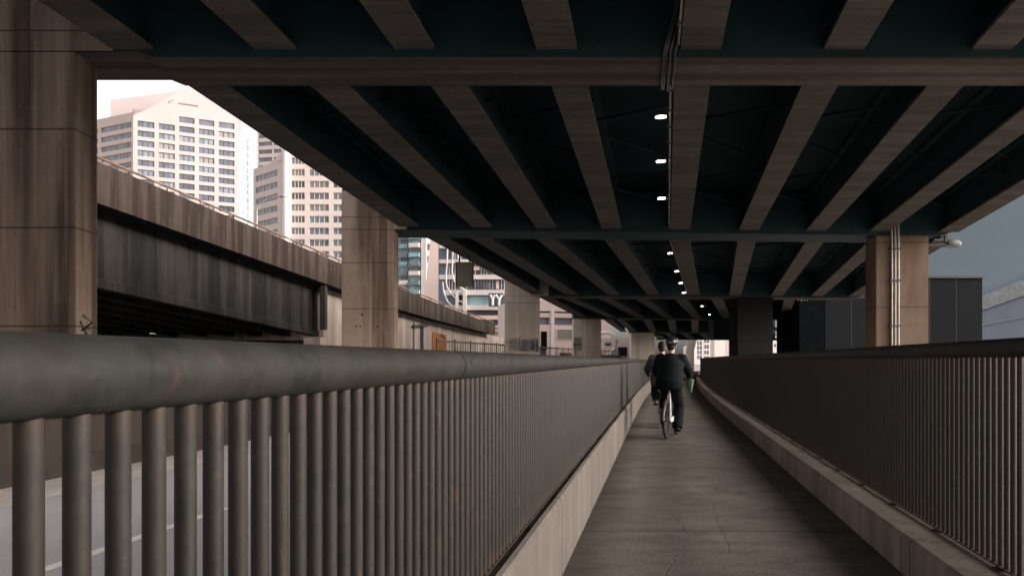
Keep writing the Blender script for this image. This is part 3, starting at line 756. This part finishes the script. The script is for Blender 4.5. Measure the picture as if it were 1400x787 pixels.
f2 = Face(385, 250, 500, 250.5); f2s = Face(346.5, 262, 384.9, 250.1)
T2 = thing('office_block', (f2.a.x + 8, 255, ZR), 'stepped pale pink office block right of the big tower', 'building')
zt2 = Z(231, 250); rows = [(zt2 - 1.9 - 3.33 * i, zt2 - 3.33 * i) for i in range(-4, 13)]
facade(f2, T2, ZR, Z(165, 250), [(f2.at(a), f2.at(b)) for a, b in ((398.5, 416.5), (423, 449.5), (455.5, 480))], rows, M['cream'], [M['glass'], M['glassd'], M['glassm'], M['glassm'], M['blind']], .7, sub=4)
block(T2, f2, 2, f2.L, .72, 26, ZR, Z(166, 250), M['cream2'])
zt2s = Z(236, 256); rows = [(zt2s - 1.75 - 3.4 * i, zt2s - 3.4 * i) for i in range(0, 12)]
facade(f2s, T2, ZR, Z(224, 255), [(f2s.at(349.5), f2s.at(379.5))], rows, M['cream'], M['glassm'], .7, sub=6)
block(T2, f2s, .4, f2s.L, .72, 10, ZR, Z(225, 255), M['cream2'])
MB().tube([(X(391, 249.2), 249.2, ZR), (X(391, 249.2), 249.2, Z(205, 249))], 1.15, 12).build('corner_pilaster', M['white'], T2)
topwall(f2s, [(365, 226), (385, 209)], Z(226, 255), 0, .6, M['cream'], T2)

# teal glass apartment tower with balconies
fa = Face(500, 215, 582, 212)
TA = thing('apartment_tower', (fa.a.x + 8, 216, ZR), 'teal glass apartment tower with stacked pale balconies', 'building')
block(TA, fa, 0, fa.L, 1.0, 18, ZR, Z(240, 214), M['teal'])
block(TA, fa, fa.at(575.5), fa.at(582), .1, .98, ZR, Z(241, 214), M['white'], 'edge_fin')
for i in range(-6, 9):
    z = Z(337 + 12.6 * i, 213)
    block(TA, fa, 0, fa.at(575), .5, .98, z - .45, z, M['cream2'], 'floor_band')
    for (a, b, c) in ((505, 523, 0), (527, 542, .4), (546, 557, .3), (560, 574, -.7)):
        j = random.uniform(-.4, .4)
        block(TA, fa, fa.at(a), fa.at(b), -.5 + c * .4, .48, z - .35 + j * .3, z + .62 + j * .3, random.choice([M['teal'], M['white'], M['glassm']]), 'balcony')
        block(TA, fa, fa.at(a + 1), fa.at(b - 1), .55, .95, z - 1.85, z - .5, random.choice([M['glass'], M['glassm'], M['teal']]), 'window')
fb = Face(582.2, 212, 592, 212.5)
zz = Z(333, 212); facade(fb, TA, ZR, Z(240, 212), [(fb.at(583.8), fb.at(588.5))], [(zz - 1.6 - 2.23 * i * 1.3, zz - 2.23 * i * 1.3) for i in range(-6, 9)], M['white'], M['glass'], .6)

# leaning pink pylon
Y = 160
py_ = tag(MB().hexa([P(571, 500, Y), P(591, 500, Y), P(591, 500, Y + 6), P(571, 500, Y + 6)], [P(594, 270, Y), P(613, 270, Y), P(613, 270, Y + 6), P(594, 270, Y + 6)]).build('leaning_pylon', M['pink'], base=tuple(P(585, 500, Y))), 'smooth pink slab pylon leaning slightly beside the apartment tower', 'pylon')

# building with curved white ribs and long ledges
Y = 140
fc = Face(598, Y, 700, Y)
TC = thing('terraced_building', (X(650, Y), Y + 6, ZR), 'glassy terraced building with curved white ribs and long pale ledges', 'building')
block(TC, fc, 0, fc.L, 2.0, 14, ZR, Z(325, Y), M['blueglass'])
def ledge(pa, pb, ya_, yb_, n0, mat=None, name='ledge'): return block(TC, fc, fc.at(pa), fc.at(pb), n0, 1.98, Z(yb_, Y), Z(ya_, Y), mat or M['white'], name)
for ya_, yb_, n0 in ((334, 338, .8), (354, 359, .6), (375, 381, .6), (396, 403, 0), (417, 423.5, -.2), (431, 436.5, -.2), (446, 453, -.2)):
    ledge(600 if ya_ < 395 else 608, 699, ya_, yb_, n0, M['pink'] if ya_ in (431, 446) else M['white'])
for ya_, yb_ in ((424, 430.5), (437, 445.5), (453.5, 478)): ledge(616, 699, ya_, yb_, 1.2, M['glass'] if ya_ < 450 else M['cream2'], 'recessed_floor')
ledge(638, 672, 404, 416.5, 1.0, M['teal'], 'green_glazing')
for px in list(range(613, 700, 4)):
    for ya_, yb_ in ((339, 353), (360, 374), (382, 395)):
        if random.random() < .75: ledge(px, px + .8, ya_, yb_, 1.3, M['white'], 'mullion')
for pa, pb, ya_, yb_ in ((662, 669, 360, 370), (640, 655, 363, 368), (663, 669, 384, 394), (678, 682, 383, 394), (650, 660, 386, 392)):
    ledge(pa, pb, ya_, yb_, 1.1, random.choice([M['glass'], M['pink']]), 'window')
for pts in ([(612, 335), (611, 360), (609.5, 380), (611, 392), (617, 402), (626, 410), (634, 414)],
            [(620, 335), (618.5, 355), (618, 372), (621, 384), (628, 392), (638, 398)],
            [(627, 335), (626, 350), (628, 362), (634, 371), (642, 377)],
            [(605, 385), (607, 400), (612, 412), (621, 421), (633, 428)]):
    MB().tube([P(a, b, Y - .3) for a, b in pts], .13, 8).build('curved_rib', M['white'], TC)
for a, b, ya_, yb_ in ((623, 627, 399, 428), (633, 638, 397, 436)): ledge(a, b, ya_, yb_, -.6, M['white'], 'column')
ledge(638, 699, 445, 447, -.6, M['white'])
# YY sign standing on its ledge
t = thing('lettered_sign', tuple(P(678, 418, Y - 3)), 'dark sign with white double Y letters beside the pier', 'sign')
MB().box(X(668, Y - 3), X(688, Y - 3), Y - 3, Y - 2.7, Z(419, Y - 3), Z(400.5, Y - 3)).build('board', M['glass'], t)
m = MB()
for c, w in ((673.6, 3.2), (682.2, 4.2)):
    for pts in ([(c - w, 403), (c, 409)], [(c + w, 403), (c, 409)], [(c, 408), (c, 417.5)]):
        m.tube([P(a, b, Y - 3.05) for a, b in pts], .19, 6)
M['letterw'] = plain('white_letters', (.85, .8, .76), .5)
m.build('letters', M['letterw'], t)
MB().box(X(670, Y - 2.9), X(671.5, Y - 2.9), Y - 2.69, Y - .3, Z(415, Y), Z(412, Y)).build('bracket', M['darkmetal'], t)

# pink car park building behind the third and fourth pier
Y = 120
fd = Face(716, Y, 835, Y + 4)
TD = thing('car_park_building', (X(755, Y), Y + 6, ZR), 'pink building with long dark openings and a grey window behind the far piers', 'building')
zA = lambda py: Z(py, Y + 1.5)
rowsd = [(zA(444), zA(434)), (zA(428), zA(425.5))]
facade(fd, TD, zA(470), zA(410), [(fd.at(720), fd.at(752)), (fd.at(757.5), fd.at(784)), (fd.at(790), fd.at(820))], rowsd, M['pink'], M['glass'], 1.2)
facade(fd, TD, ZR, zA(470) - .003, [(fd.at(738), fd.at(747.5))], [(ZR, zA(470) - .3)], M['pink'], M['glass'], 1.2)
block(TD, fd, fd.at(760), fd.at(784), -.12, -.01, zA(464), zA(449), M['white'], 'window_surround')
block(TD, fd, fd.at(761.5), fd.at(783), -.2, -.13, zA(463), zA(450), M['olive'], 'window')
block(TD, fd, fd.at(739.5), fd.at(747.5), -.1, -.005, zA(478), zA(453), M['darkwall'], 'door')
block(TD, fd, 0, fd.L, 1.22, 12, ZR, zA(411), M['cream2'])
block(TD, fd, fd.at(752.6), fd.at(756.8), -.35, -.005, ZR, zA(423), M['white'], 'column')
# white arch with dark oval opening, beyond the fourth pier
Y = 112
t = thing('curved_canopy', tuple(P(838, 490, Y)), 'pale curved canopy with a dark oval opening between two far piers', 'canopy')
MB().box(X(815, Y), X(872, Y), Y + 1, Y + 5, ZR, Z(462, Y)).build('base_wall', M['pink'], t)
MB().tube([P(a, b, Y) for a, b in ((824, 487), (834, 484), (841, 476), (844, 466), (840, 458), (832, 454), (822, 455))], .22, 8).build('arch_rib', M['white'], t)
MB().ball(P(831, 470, Y + 1), (X(836, Y) - X(831, Y), .3, .25)).build('oval_window', M['glass'], t)
MB().box(X(846, Y), X(858, Y), Y + .5, Y + .95, Z(486, Y), Z(474, Y)).build('grey_panel', M['greyclad'], t)

# small sign frame by the fourth pier
Y = 66
t = thing('sign_frame', tuple(P(789, 492, Y)), 'small grey sign board on a pale post before the far pier', 'sign')
MB().box(X(784.5, Y), X(795.5, Y), Y, Y + .06, Z(479, Y), Z(461, Y)).build('board', M['olive'], t)
MB().box(X(784, Y), X(796, Y), Y - .03, Y - .003, Z(471.5, Y), Z(470, Y)).build('crossbar', M['darkmetal'], t)
MB().box(X(785, Y), X(788.5, Y), Y + .065, Y + .2, ZR, Z(466, Y)).build('post', M['grey'], t)

# distant white buildings at the end of the path
f5 = Face(962, 400, 976.5, 400)
T5 = thing('white_tower', (X(969, 400), 405, ZR), 'tall narrow white tower at the end of the path', 'building')
zz = Z(440, 400); facade(f5, T5, ZR, Z(395, 400), [(f5.at(962.8), f5.at(965.5)), (f5.at(966), f5.at(969.2))], [(zz - 1.7 - 2.6 * i, zz - 2.6 * i) for i in range(-14, 7)], M['white'], M['glassm'], .4)
block(T5, f5, .05, f5.L - .05, .42, 5, ZR, Z(396, 400), M['white'])
f6 = Face(976.8, 380, 1012, 380)
T6 = thing('white_block', (X(994, 380), 385, ZR), 'low wide white block with a faint window grid beside the dark pier', 'building')
zz = Z(467, 380); facade(f6, T6, ZR, Z(450, 380), [(f6.at(992 + 3 * i), f6.at(993.6 + 3 * i)) for i in range(6)], [(zz - .9 - 1.2 * i * 1.0, zz - 1.2 * i) for i in range(-3, 7)], M['white'], M['cream2'], .4)
block(T6, f6, .05, f6.L - .05, .42, 8, ZR, Z(451, 380), M['white'])
f7 = Face(938, 350, 961.5, 350)
T7 = thing('blue_window_block', (X(952, 350), 355, ZR), 'stepped pale block with blue windows left of the white tower', 'building')
zz = Z(460, 350); facade(f7, T7, ZR, Z(455, 350), [(f7.at(953), f7.at(955.6)), (f7.at(956.3), f7.at(959.6))], [(zz - 1.5 - 1.85 * i, zz - 1.85 * i) for i in range(5)], M['white'], M['blueglass'], .4, u0=f7.at(949))
facade(f7, T7, ZR, Z(472, 350), [(f7.at(940.5), f7.at(944))], [(Z(484, 350), Z(475, 350))], M['white'], M['blueglass'], .4, u1=f7.at(948.9))
block(T7, f7, .05, f7.L - .05, .42, 6, ZR, Z(473, 350), M['white'])
# tapered pier of a farther viaduct
Y = 124
tag(MB().hexa([P(938, 478, Y), P(949, 478, Y), P(949, 478, Y + 1.5), P(938, 478, Y + 1.5)], [P(944.5, 436, Y), P(961, 436, Y), P(961, 436, Y + 1.5), P(944.5, 436, Y + 1.5)])
    .hexa([P(938, 535, Y), P(949, 535, Y), P(949, 535, Y + 1.5), P(938, 535, Y + 1.5)], [P(938, 478.01, Y), P(949, 478.01, Y), P(949, 478.01, Y + 1.5), P(938, 478.01, Y + 1.5)])
    .build('leaning_pier', M['pier3'], base=tuple(P(943, 520, Y))), 'pale concrete pier flaring upward right behind the black-clad cyclist', 'pier')

# large ribbed building on the right
fr = Face(1120, 96, 1640, 82)
TR = thing('clad_hall', (fr.a.x + 25, 100, ZR), 'huge blue grey clad hall filling the gap at the right', 'building')
block(TR, fr, 0, fr.L, 0, 30, ZR + 6, 42, M['clad'])
block(TR, fr, 0, fr.L, .6, 30, ZR, ZR + 5.99, M['cladlow'], 'lower_wall')
def band(ptsa, dn0, mat, name):
    m = MB(); n = len(ptsa)
    lo = [onface(fr, px, yb_, dn0) for px, ya_, yb_ in ptsa]; hi = [onface(fr, px, ya_, dn0) for px, ya_, yb_ in ptsa]
    lo2 = [onface(fr, px, yb_, -.004) for px, ya_, yb_ in ptsa]; hi2 = [onface(fr, px, ya_, -.004) for px, ya_, yb_ in ptsa]
    for i in range(n - 1):
        m.hexa([lo[i], lo[i + 1], lo2[i + 1], lo2[i]], [hi[i], hi[i + 1], hi2[i + 1], hi2[i]])
    m.build(name, mat, TR)
band([(1250, 436, 452), (1343, 404, 424), (1400, 382, 404), (1560, 318, 345)], -.5, M['cladband'], 'sloping_band')
band([(1250, 453, 480), (1343, 425, 480), (1400, 405, 480), (1560, 346, 480)], -.25, M['cladlow'], 'glazed_slope')
band([(1250, 458, 460.5), (1343, 443, 445), (1400, 432, 434), (1560, 402, 405)], -.4, M['cladband'], 'thin_ledge')

# grey plant room box in front of it
fp = Face(1128, 60, 1343, 60)
TP = thing('plant_room', (X(1235, 60), 64, ZR), 'plain dark grey box building behind the right pier', 'building')
block(TP, fp, 0, fp.L, 0, 8, ZR, Z(380, 60), M['greyclad'])
block(TP, fp, -.1, fp.L + .12, -.12, 8.1, Z(380, 60) + .004, Z(377, 60), M['darkmetal'], 'roof_edge')
for i in range(1, 6):
    block(TP, fp, fp.L * i / 6 - .012, fp.L * i / 6 + .012, -.012, -.002, ZR, Z(381, 60), M['darkmetal'], 'panel_joint')
fq = Face(1093, 58, 1127, 58)
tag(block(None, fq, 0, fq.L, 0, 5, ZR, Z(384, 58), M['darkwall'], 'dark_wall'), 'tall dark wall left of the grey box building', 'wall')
# steel stair seen past the dark pier
Y = 66
t = thing('outdoor_stair', tuple(P(1075, 492, Y)), 'shadowed outdoor stair with a diagonal stringer right of the dark pier', 'stair')
m = MB(); m.hexa([P(1056, 449, Y), P(1088, 468, Y), P(1088, 468, Y + 1), P(1056, 449, Y + 1)], [P(1056, 444.5, Y), P(1088, 464, Y), P(1088, 464, Y + 1), P(1056, 444.5, Y + 1)]); m.build('stringer', M['pier3'], t)
MB().hexa([P(1070, 446, Y), P(1078, 446, Y), P(1078, 446, Y + 1.2), P(1070, 446, Y + 1.2)], [P(1075, 413, Y), P(1087, 413, Y), P(1087, 413, Y + 1.2), P(1075, 413, Y + 1.2)]).build('strut', M['pierD'], t)
MB().box(X(1056, Y), X(1094, Y), Y + 1.1, Y + 3, Z(464, Y), Z(461, Y)).build('landing', M['steel'], t)
for px in (1068, 1073, 1079, 1084, 1088): MB().tube([P(px + 3, 462, Y + .5), P(px - 2, 482, Y + .5)], .05, 6).build('baluster', M['darkmetal'], t)
MB().box(X(1090, Y), X(1096, Y), Y, Y + 1, ZR, Z(405, Y)).build('post', M['steel'], t)
t = thing('overhead_pipes', tuple(P(1098, 410, 53)), 'four thin slanted pipes above the outdoor stair', 'pipe')
for i in range(4): MB().tube([P(1091 + 4.2 * i, 411, 53), P(1094 + 4.2 * i, 388, 53)], .03, 6).build('pipe', M['pipe'], t)
f8 = Face(1050, 300, 1100, 300)
T8 = thing('pale_low_building', (X(1075, 300), 304, ZR), 'small pale building glimpsed under the outdoor stair', 'building')
facade(f8, T8, ZR, Z(460, 300), [(f8.at(1058 + 6 * i), f8.at(1061 + 6 * i)) for i in range(6)], [(Z(474, 300), Z(470, 300))], M['white'], M['glassm'], .4)
block(T8, f8, .05, f8.L - .05, .42, 8, ZR, Z(461, 300), M['white'])

# ------------------------------------------------------------------ cyclists
def fuse(m, name, mats, voxel, smooth=6, parent=None):
    o = m.build(name, mats, None, local=True)
    md = o.modifiers.new('r', 'REMESH'); md.mode = 'VOXEL'; md.voxel_size = voxel; md.use_smooth_shade = True
    ms = o.modifiers.new('s', 'SMOOTH'); ms.factor = .5; ms.iterations = smooth
    dg = bpy.context.evaluated_depsgraph_get(); me = bpy.data.meshes.new_from_object(o.evaluated_get(dg))
    me.name = name; o.modifiers.clear(); o.data = me
    me.materials.clear()
    for q in (mats if isinstance(mats, list) else [mats]): me.materials.append(q)
    if parent: o.parent = parent
    return o

def bicycle(loc, rz, label, paint, group):
    t = thing('bicycle', loc, label, 'bicycle', group, rz)
    Rw, ya, yf, za = .335, -.43, .62, .338
    def part(m, name, mat, par=None):
        o = m.build(name, mat, None, local=True); o.parent = par or t; return o
    for y in (ya, yf):
        w = part(MB().tube([(-.05, y, za), (.05, y, za)], .022, 12), 'wheel', M['metal'])
        part(MB().torus((0, y, za), Rw - .021, .021, n=44), 'tyre', M['rubber'], w)
        part(MB().torus((0, y, za), Rw - .045, .011, n=44, m=6), 'rim', M['darkmetal'], w)
        m = MB()
        for k in range(20):
            a = 2 * math.pi * k / 20
            m.tube([((.03 if k % 2 else -.03), y, za), (0, y + (Rw - .05) * math.cos(a), za + (Rw - .05) * math.sin(a))], .0022, 4, cap=False)
        part(m, 'spokes', M['darkmetal'], w)
    bb, st, hd, hl = (0, .0, .29), (0, -.17, .80), (0, .44, .88), (0, .47, .74)
    m = MB()
    m.tube([bb, st], .028); m.tube([st, hd], .022); m.tube([bb, hl], .034); m.tube([(0, .43, .92), (0, .48, .70)], .022)
    for s in (-1, 1):
        m.tube([(s * .02, -.01, .29), (s * .06, ya, za)], .011); m.tube([(s * .015, -.16, .78), (s * .06, ya, za)], .009)
    part(m, 'frame', paint)
    part(MB().box(.062, .07, -.36, .10, .30, .39), 'chain_guard', paint)
    m = MB()
    m.tube([(0, .48, .70), (0, .49, .69)], .024)
    for s in (-1, 1): m.tube([(s * .02, .485, .70), (s * .055, .52, .62), (s * .058, yf, za)], .013)
    part(m, 'fork', paint)
    part(MB().tube([(0, -.17, .79), (0, -.20, .90)], .015), 'seat_post', M['metal'])
    m = MB(); m.loft([(0, -.33, .925), (0, -.27, .93), (0, -.17, .93), (0, -.06, .925), (0, -.02, .92)], [(.05, .02), (.085, .032), (.06, .03), (.025, .022), (.015, .015)], (1, 0, 0)); part(m, 'saddle', M['rubber'])
    hb = part(MB().tube([(0, .43, .92), (0, .42, 1.0), (0, .45, 1.05)], .014).tube([(-.30, .40, 1.06), (-.14, .44, 1.05), (0, .45, 1.05), (.14, .44, 1.05), (.30, .40, 1.06)], .0125), 'handlebar', M['darkmetal'])
    for s in (-1, 1): part(MB().tube([(s * .21, .425, 1.056), (s * .305, .398, 1.06)], .017), 'grip', M['rubber'], hb)
    c = part(MB().torus((.045, 0, .29), .085, .007, n=30, m=6).tube([(-.08, 0, .29), (.08, 0, .29)], .015), 'crankset', M['darkmetal'])
    for s in (-1, 1):
        e = (s * .085, -.02 * s, .29 - s * .168)
        part(MB().tube([(s * .075, 0, .29), e], .011), 'crank', M['metal'], c)
        part(MB().box(min(s * .085, s * .185), max(s * .085, s * .185), e[1] - .045, e[1] + .045, e[2] - .012, e[2] + .012), 'pedal', M['rubber'], c)
    m = MB()
    m.tube([(0, ya + (Rw + .025) * math.cos(a), za + (Rw + .025) * math.sin(a)) for a in frange(R(20), R(178), 14)], .026, 8); part(m, 'rear_mudguard', M['darkframe'])
    m = MB(); m.tube([(0, yf + (Rw + .025) * math.cos(a), za + (Rw + .025) * math.sin(a)) for a in frange(R(15), R(150), 12)], .024, 8); part(m, 'front_mudguard', paint)
    return t

def rider(loc, rz, label, top, legs, shoe, head, group, lean=0.0):
    # coordinates: +y forward, origin on the ground under the crank
    hip = Vector((0, -.17, 1.0)); 
    neck = Vector((0, .05 + lean, 1.51)); hc = Vector((0, .10 + lean, 1.665))
    sh = [Vector((s * .185, .02 + lean, 1.44)) for s in (-1, 1)]
    el = [Vector((s * .30, .16 + lean * .6, 1.20)) for s in (-1, 1)]
    wr = [Vector((s * .275, .365, 1.095)) for s in (-1, 1)]
    hips = [Vector((s * .095, -.15, .98)) for s in (-1, 1)]
    kn = [Vector((-.13, .27, .80)), Vector((.125, .14, .56))]
    an = [Vector((-.125, .05, .555)), Vector((.125, -.04, .215))]
    b = MB()
    # head with jaw, nose, ears; neck; torso; limbs
    b.loft([neck + Vector((0, -.01, -.06)), neck, hc + Vector((0, -.02, -.05))], [.062, .056, .058])
    b.ball(hc + Vector((0, 0, .02)), (.076, .095, .108)); b.ball(hc + Vector((0, .035, -.045)), (.058, .062, .062))
    b.loft([hc + Vector((0, .085, .02)), hc + Vector((0, .112, -.018)), hc + Vector((0, .09, -.03))], [.010, .016, .012], n=8)
    for s in (-1, 1): b.ball(hc + Vector((s * .078, -.005, 0)), (.012, .024, .034), n=8, m=6)
    b.loft([hip + Vector((0, 0, -.09)), hip, (0, -.10 + lean * .3, 1.16), (0, -.02 + lean * .7, 1.33), (0, .02 + lean, 1.45), (0, .04 + lean, 1.52)],
           [(.13, .10), (.165, .125), (.145, .105), (.17, .115), (.165, .085), (.06, .05)])
    for i, s in enumerate((-1, 1)):
        b.loft([sh[i] - Vector((s * .03, 0, 0)), sh[i], sh[i].lerp(el[i], .5), el[i], el[i].lerp(wr[i], .35), wr[i]], [.06, .058, .048, .04, .038, .026], (0, 1, 0))
        g = Vector((s * .258, .412, 1.058))      # where the palm closes on the grip
        b.loft([wr[i], wr[i].lerp(g, .5) + Vector((0, 0, .012)), g + Vector((0, -.002, .026))], [(.030, .020), (.040, .018), (.040, .014)], (1, 0, 0), 10)
        for f, ln in zip((-.030, -.010, .010, .030), (.9, 1.0, .97, .8)):
            o_ = Vector((f, 0, 0))
            b.loft([g + o_ + Vector((0, .0, .027)), g + o_ + Vector((0, .028 * ln, .018)), g + o_ + Vector((0, .032 * ln, -.012)), g + o_ + Vector((0, .008, -.028 * ln))], [.0095, .0095, .009, .0075], (1, 0, 0), 8)
        o_ = Vector((-s * .045, 0, 0))
        b.loft([wr[i].lerp(g, .6) + Vector((-s * .03, 0, .0)), g + o_ + Vector((0, -.02, .008)), g + o_ * 1.25 + Vector((0, .005, -.02))], [.012, .0105, .008], (1, 0, 0), 8)
        b.loft([hips[i], hips[i].lerp(kn[i], .5), kn[i], kn[i].lerp(an[i], .35), an[i]], [.095, .078, .056, .056, .036])
        b.loft([an[i] + Vector((0, -.03, -.02)), an[i] + Vector((0, .05, -.05)), an[i] + Vector((0, .15, -.065))], [(.036, .036), (.04, .03), (.04, .018)])
    body = fuse(b, 'person', M['skin'], .008, 4)
    tag(body, label, 'person', group); body.location = loc; body.rotation_euler = (0, 0, rz)
    for s in (-1, 1):
        e = MB().ball(hc + Vector((s * .031, .087, .018)), .011, n=10, m=8).build('eye', M['darkmetal'], None, local=True); e.parent = body
    mo = MB().loft([hc + Vector((-.025, .090, -.058)), hc + Vector((0, .098, -.06)), hc + Vector((.025, .090, -.058))], [.004, .007, .004], (0, 0, 1), 8).build('mouth', M['red'], None, local=True); mo.parent = body
    j = MB()
    j.loft([hip + Vector((0, 0, -.13)), hip + Vector((0, 0, -.02)), (0, -.105 + lean * .3, 1.14), (0, -.03 + lean * .7, 1.32), (0, .015 + lean, 1.455), (0, .03 + lean, 1.515)],
           [(.25, .18), (.25, .19), (.235, .17), (.24, .165), (.165, .12), (.08, .07)])
    for i, s in enumerate((-1, 1)):
        j.loft([sh[i] - Vector((s * .05, 0, 0)), sh[i] + Vector((s * .01, 0, 0)), sh[i].lerp(el[i], .5), el[i], el[i].lerp(wr[i], .5), wr[i].lerp(el[i], .06)], [.088, .098, .092, .085, .074, .055], (0, 1, 0))
    fuse(j, 'jacket', top, .014, 14, body)
    q = MB()
    q.loft([hip + Vector((0, .0, -.1)), hip + Vector((0, 0, .02))], [(.16, .13), (.185, .145)])
    for i in (0, 1):
        q.loft([hips[i] + Vector((0, 0, .02)), hips[i].lerp(kn[i], .5), kn[i], kn[i].lerp(an[i], .5), an[i] + Vector((0, 0, -.035))], [.118, .112, .10, .105, .098 if legs is M['blacktrouser'] else .06])
    fuse(q, 'trousers', legs, .014, 5, body)
    for i in (0, 1):
        z = MB(); a = an[i]
        z.loft([a + Vector((0, -.055, -.045)), a + Vector((0, -.02, -.045)), a + Vector((0, .06, -.06)), a + Vector((0, .17, -.075)), a + Vector((0, .20, -.08))], [(.035, .04), (.046, .048), (.05, .04), (.046, .026), (.03, .014)])
        o = z.build('shoe', shoe, None, local=True); o.parent = body
    if head == 'helmet':
        h = MB()
        h.ball(hc + Vector((0, -.01, .065)), (.108, .138, .098), n=20, m=12)
        o = h.build('helmet', M['helmet'], None, local=True); o.parent = body
        for s in (-1, 1):
            v = MB().loft([hc + Vector((s * .098, -.07, .10)), hc + Vector((s * .105, -.01, .085)), hc + Vector((s * .098, .05, .09))], [(.006, .022), (.006, .028), (.006, .022)], (1, 0, 0), 8).build('vent_trim', M['grey'], None, local=True); v.parent = o
            v = MB().tube([hc + Vector((s * .09, -.03, .02)), hc + Vector((s * .078, .03, -.06)), hc + Vector((0, .06, -.11))], .006, 6).build('strap', M['grey'], None, local=True); v.parent = o
        v = MB().box(-.035, .035, hc.y - .152, hc.y - .138, hc.z + .045, hc.z + .062).build('rear_strip', M['grey'], None, local=True); v.parent = o
    h = MB()
    h.ball(hc + Vector((0, -.02, .035)), (.086, .10, .108), n=18, m=12); h.ball(hc + Vector((0, -.055, -.03)), (.07, .06, .07))
    o = fuse(h, 'hair', M['hair'], .012, 2, body)
    return body

a1 = R(-20); l1 = (2.885, 15.95, 0)
bicycle(l1, a1, 'white framed bicycle ridden by the black-clad cyclist', M['whiteframe'], 'bicycles on the path')
rider(l1, a1, 'person in loose black clothes and black helmet riding away on a white bicycle', M['black'], M['blacktrouser'], M['rubber'], 'helmet', 'cyclists on the path')
a2 = R(-8); l2 = (3.18, 18.6, 0)
bicycle(l2, a2, 'dark bicycle partly hidden ahead of the white one', M['darkframe'], 'bicycles on the path')
rider(l2, a2, 'person with dark hair and grey top riding just ahead, half hidden', M['greyshirt'], M['navy'], M['grey'], 'hair', 'cyclists on the path')
# green bag hanging from the right grip
c1, s1 = math.cos(a1), math.sin(a1)
def w1(x, y, z): return Vector((l1[0] + c1 * x - s1 * y, l1[1] + s1 * x + c1 * y, z))
t = thing('green_bag', tuple(w1(.27, .40, .95)), 'small green bag hanging from the right handlebar of the white bicycle', 'bag')
MB().loft([w1(.30, .385, .80), w1(.30, .385, .82), w1(.303, .388, .93), w1(.305, .39, 1.03), w1(.307, .392, 1.055)], [(.012, .01), (.022, .02), (.042, .03), (.058, .034), (.05, .016)], w1(1, 0, 0) - w1(0, 0, 0), 14).build('pouch', M['green'], t)
MB().tube([w1(.275, .39, 1.03), w1(.292, .395, 1.081), w1(.308, .395, 1.081), w1(.325, .392, 1.03)], .006, 6).build('handle', M['green'], t)

# ------------------------------------------------------------------ camera, sky, sun
cam = bpy.data.cameras.new('camera'); co = bpy.data.objects.new('camera', cam); COL.objects.link(co)
co.location = (0, 0, ZC); co.rotation_euler = (R(90), 0, 0)
cam.sensor_width = 36; cam.lens = 36 * F / 1400; cam.shift_y = (HY - 393.5) / 1400
cam.clip_start = .05; cam.clip_end = 6000
sc.camera = co

SUN_EL, SUN_AZ = 20, 101        # azimuth clockwise from +Y: low on the open right side, veiled by cloud
w = bpy.data.worlds.new('World'); sc.world = w; w.use_nodes = True
nt = w.node_tree; bg = nt.nodes['Background']
sky = nt.nodes.new('ShaderNodeTexSky'); sky.sky_type = 'NISHITA'; sky.sun_disc = False
sky.sun_elevation = R(SUN_EL); sky.sun_rotation = R(SUN_AZ); sky.air_density = 1.0; sky.dust_density = 5.0; sky.ozone_density = 1.0
hs = nt.nodes.new('ShaderNodeHueSaturation'); hs.inputs['Saturation'].default_value = .22
nt.links.new(sky.outputs[0], hs.inputs['Color'])
mx = nt.nodes.new('ShaderNodeMix'); mx.data_type = 'RGBA'; mx.blend_type = 'MULTIPLY'; mx.inputs[0].default_value = 1
nt.links.new(hs.outputs[0], mx.inputs[6]); mx.inputs[7].default_value = (1.0, .955, .93, 1)
nt.links.new(mx.outputs[2], bg.inputs['Color']); bg.inputs['Strength'].default_value = .15
sl = bpy.data.lights.new('sun', 'SUN'); sl.energy = .5; sl.angle = R(11); sl.color = (1, .97, .94)
so = bpy.data.objects.new('sun', sl); COL.objects.link(so)
d = Vector((math.sin(R(SUN_AZ)) * math.cos(R(SUN_EL)), math.cos(R(SUN_AZ)) * math.cos(R(SUN_EL)), math.sin(R(SUN_EL))))
so.rotation_euler = d.to_track_quat('Z', 'Y').to_euler(); so.location = (0, -20, 60)

for o in COL.objects:
    if 'w' in o: del o['w']
sc.view_settings.view_transform = 'Standard'; sc.view_settings.look = 'None'; sc.view_settings.gamma = 1; sc.view_settings.exposure = 1.6
sc.render.engine = 'CYCLES'; sc.cycles.use_denoising = True; sc.cycles.max_bounces = 8; sc.cycles.diffuse_bounces = 5
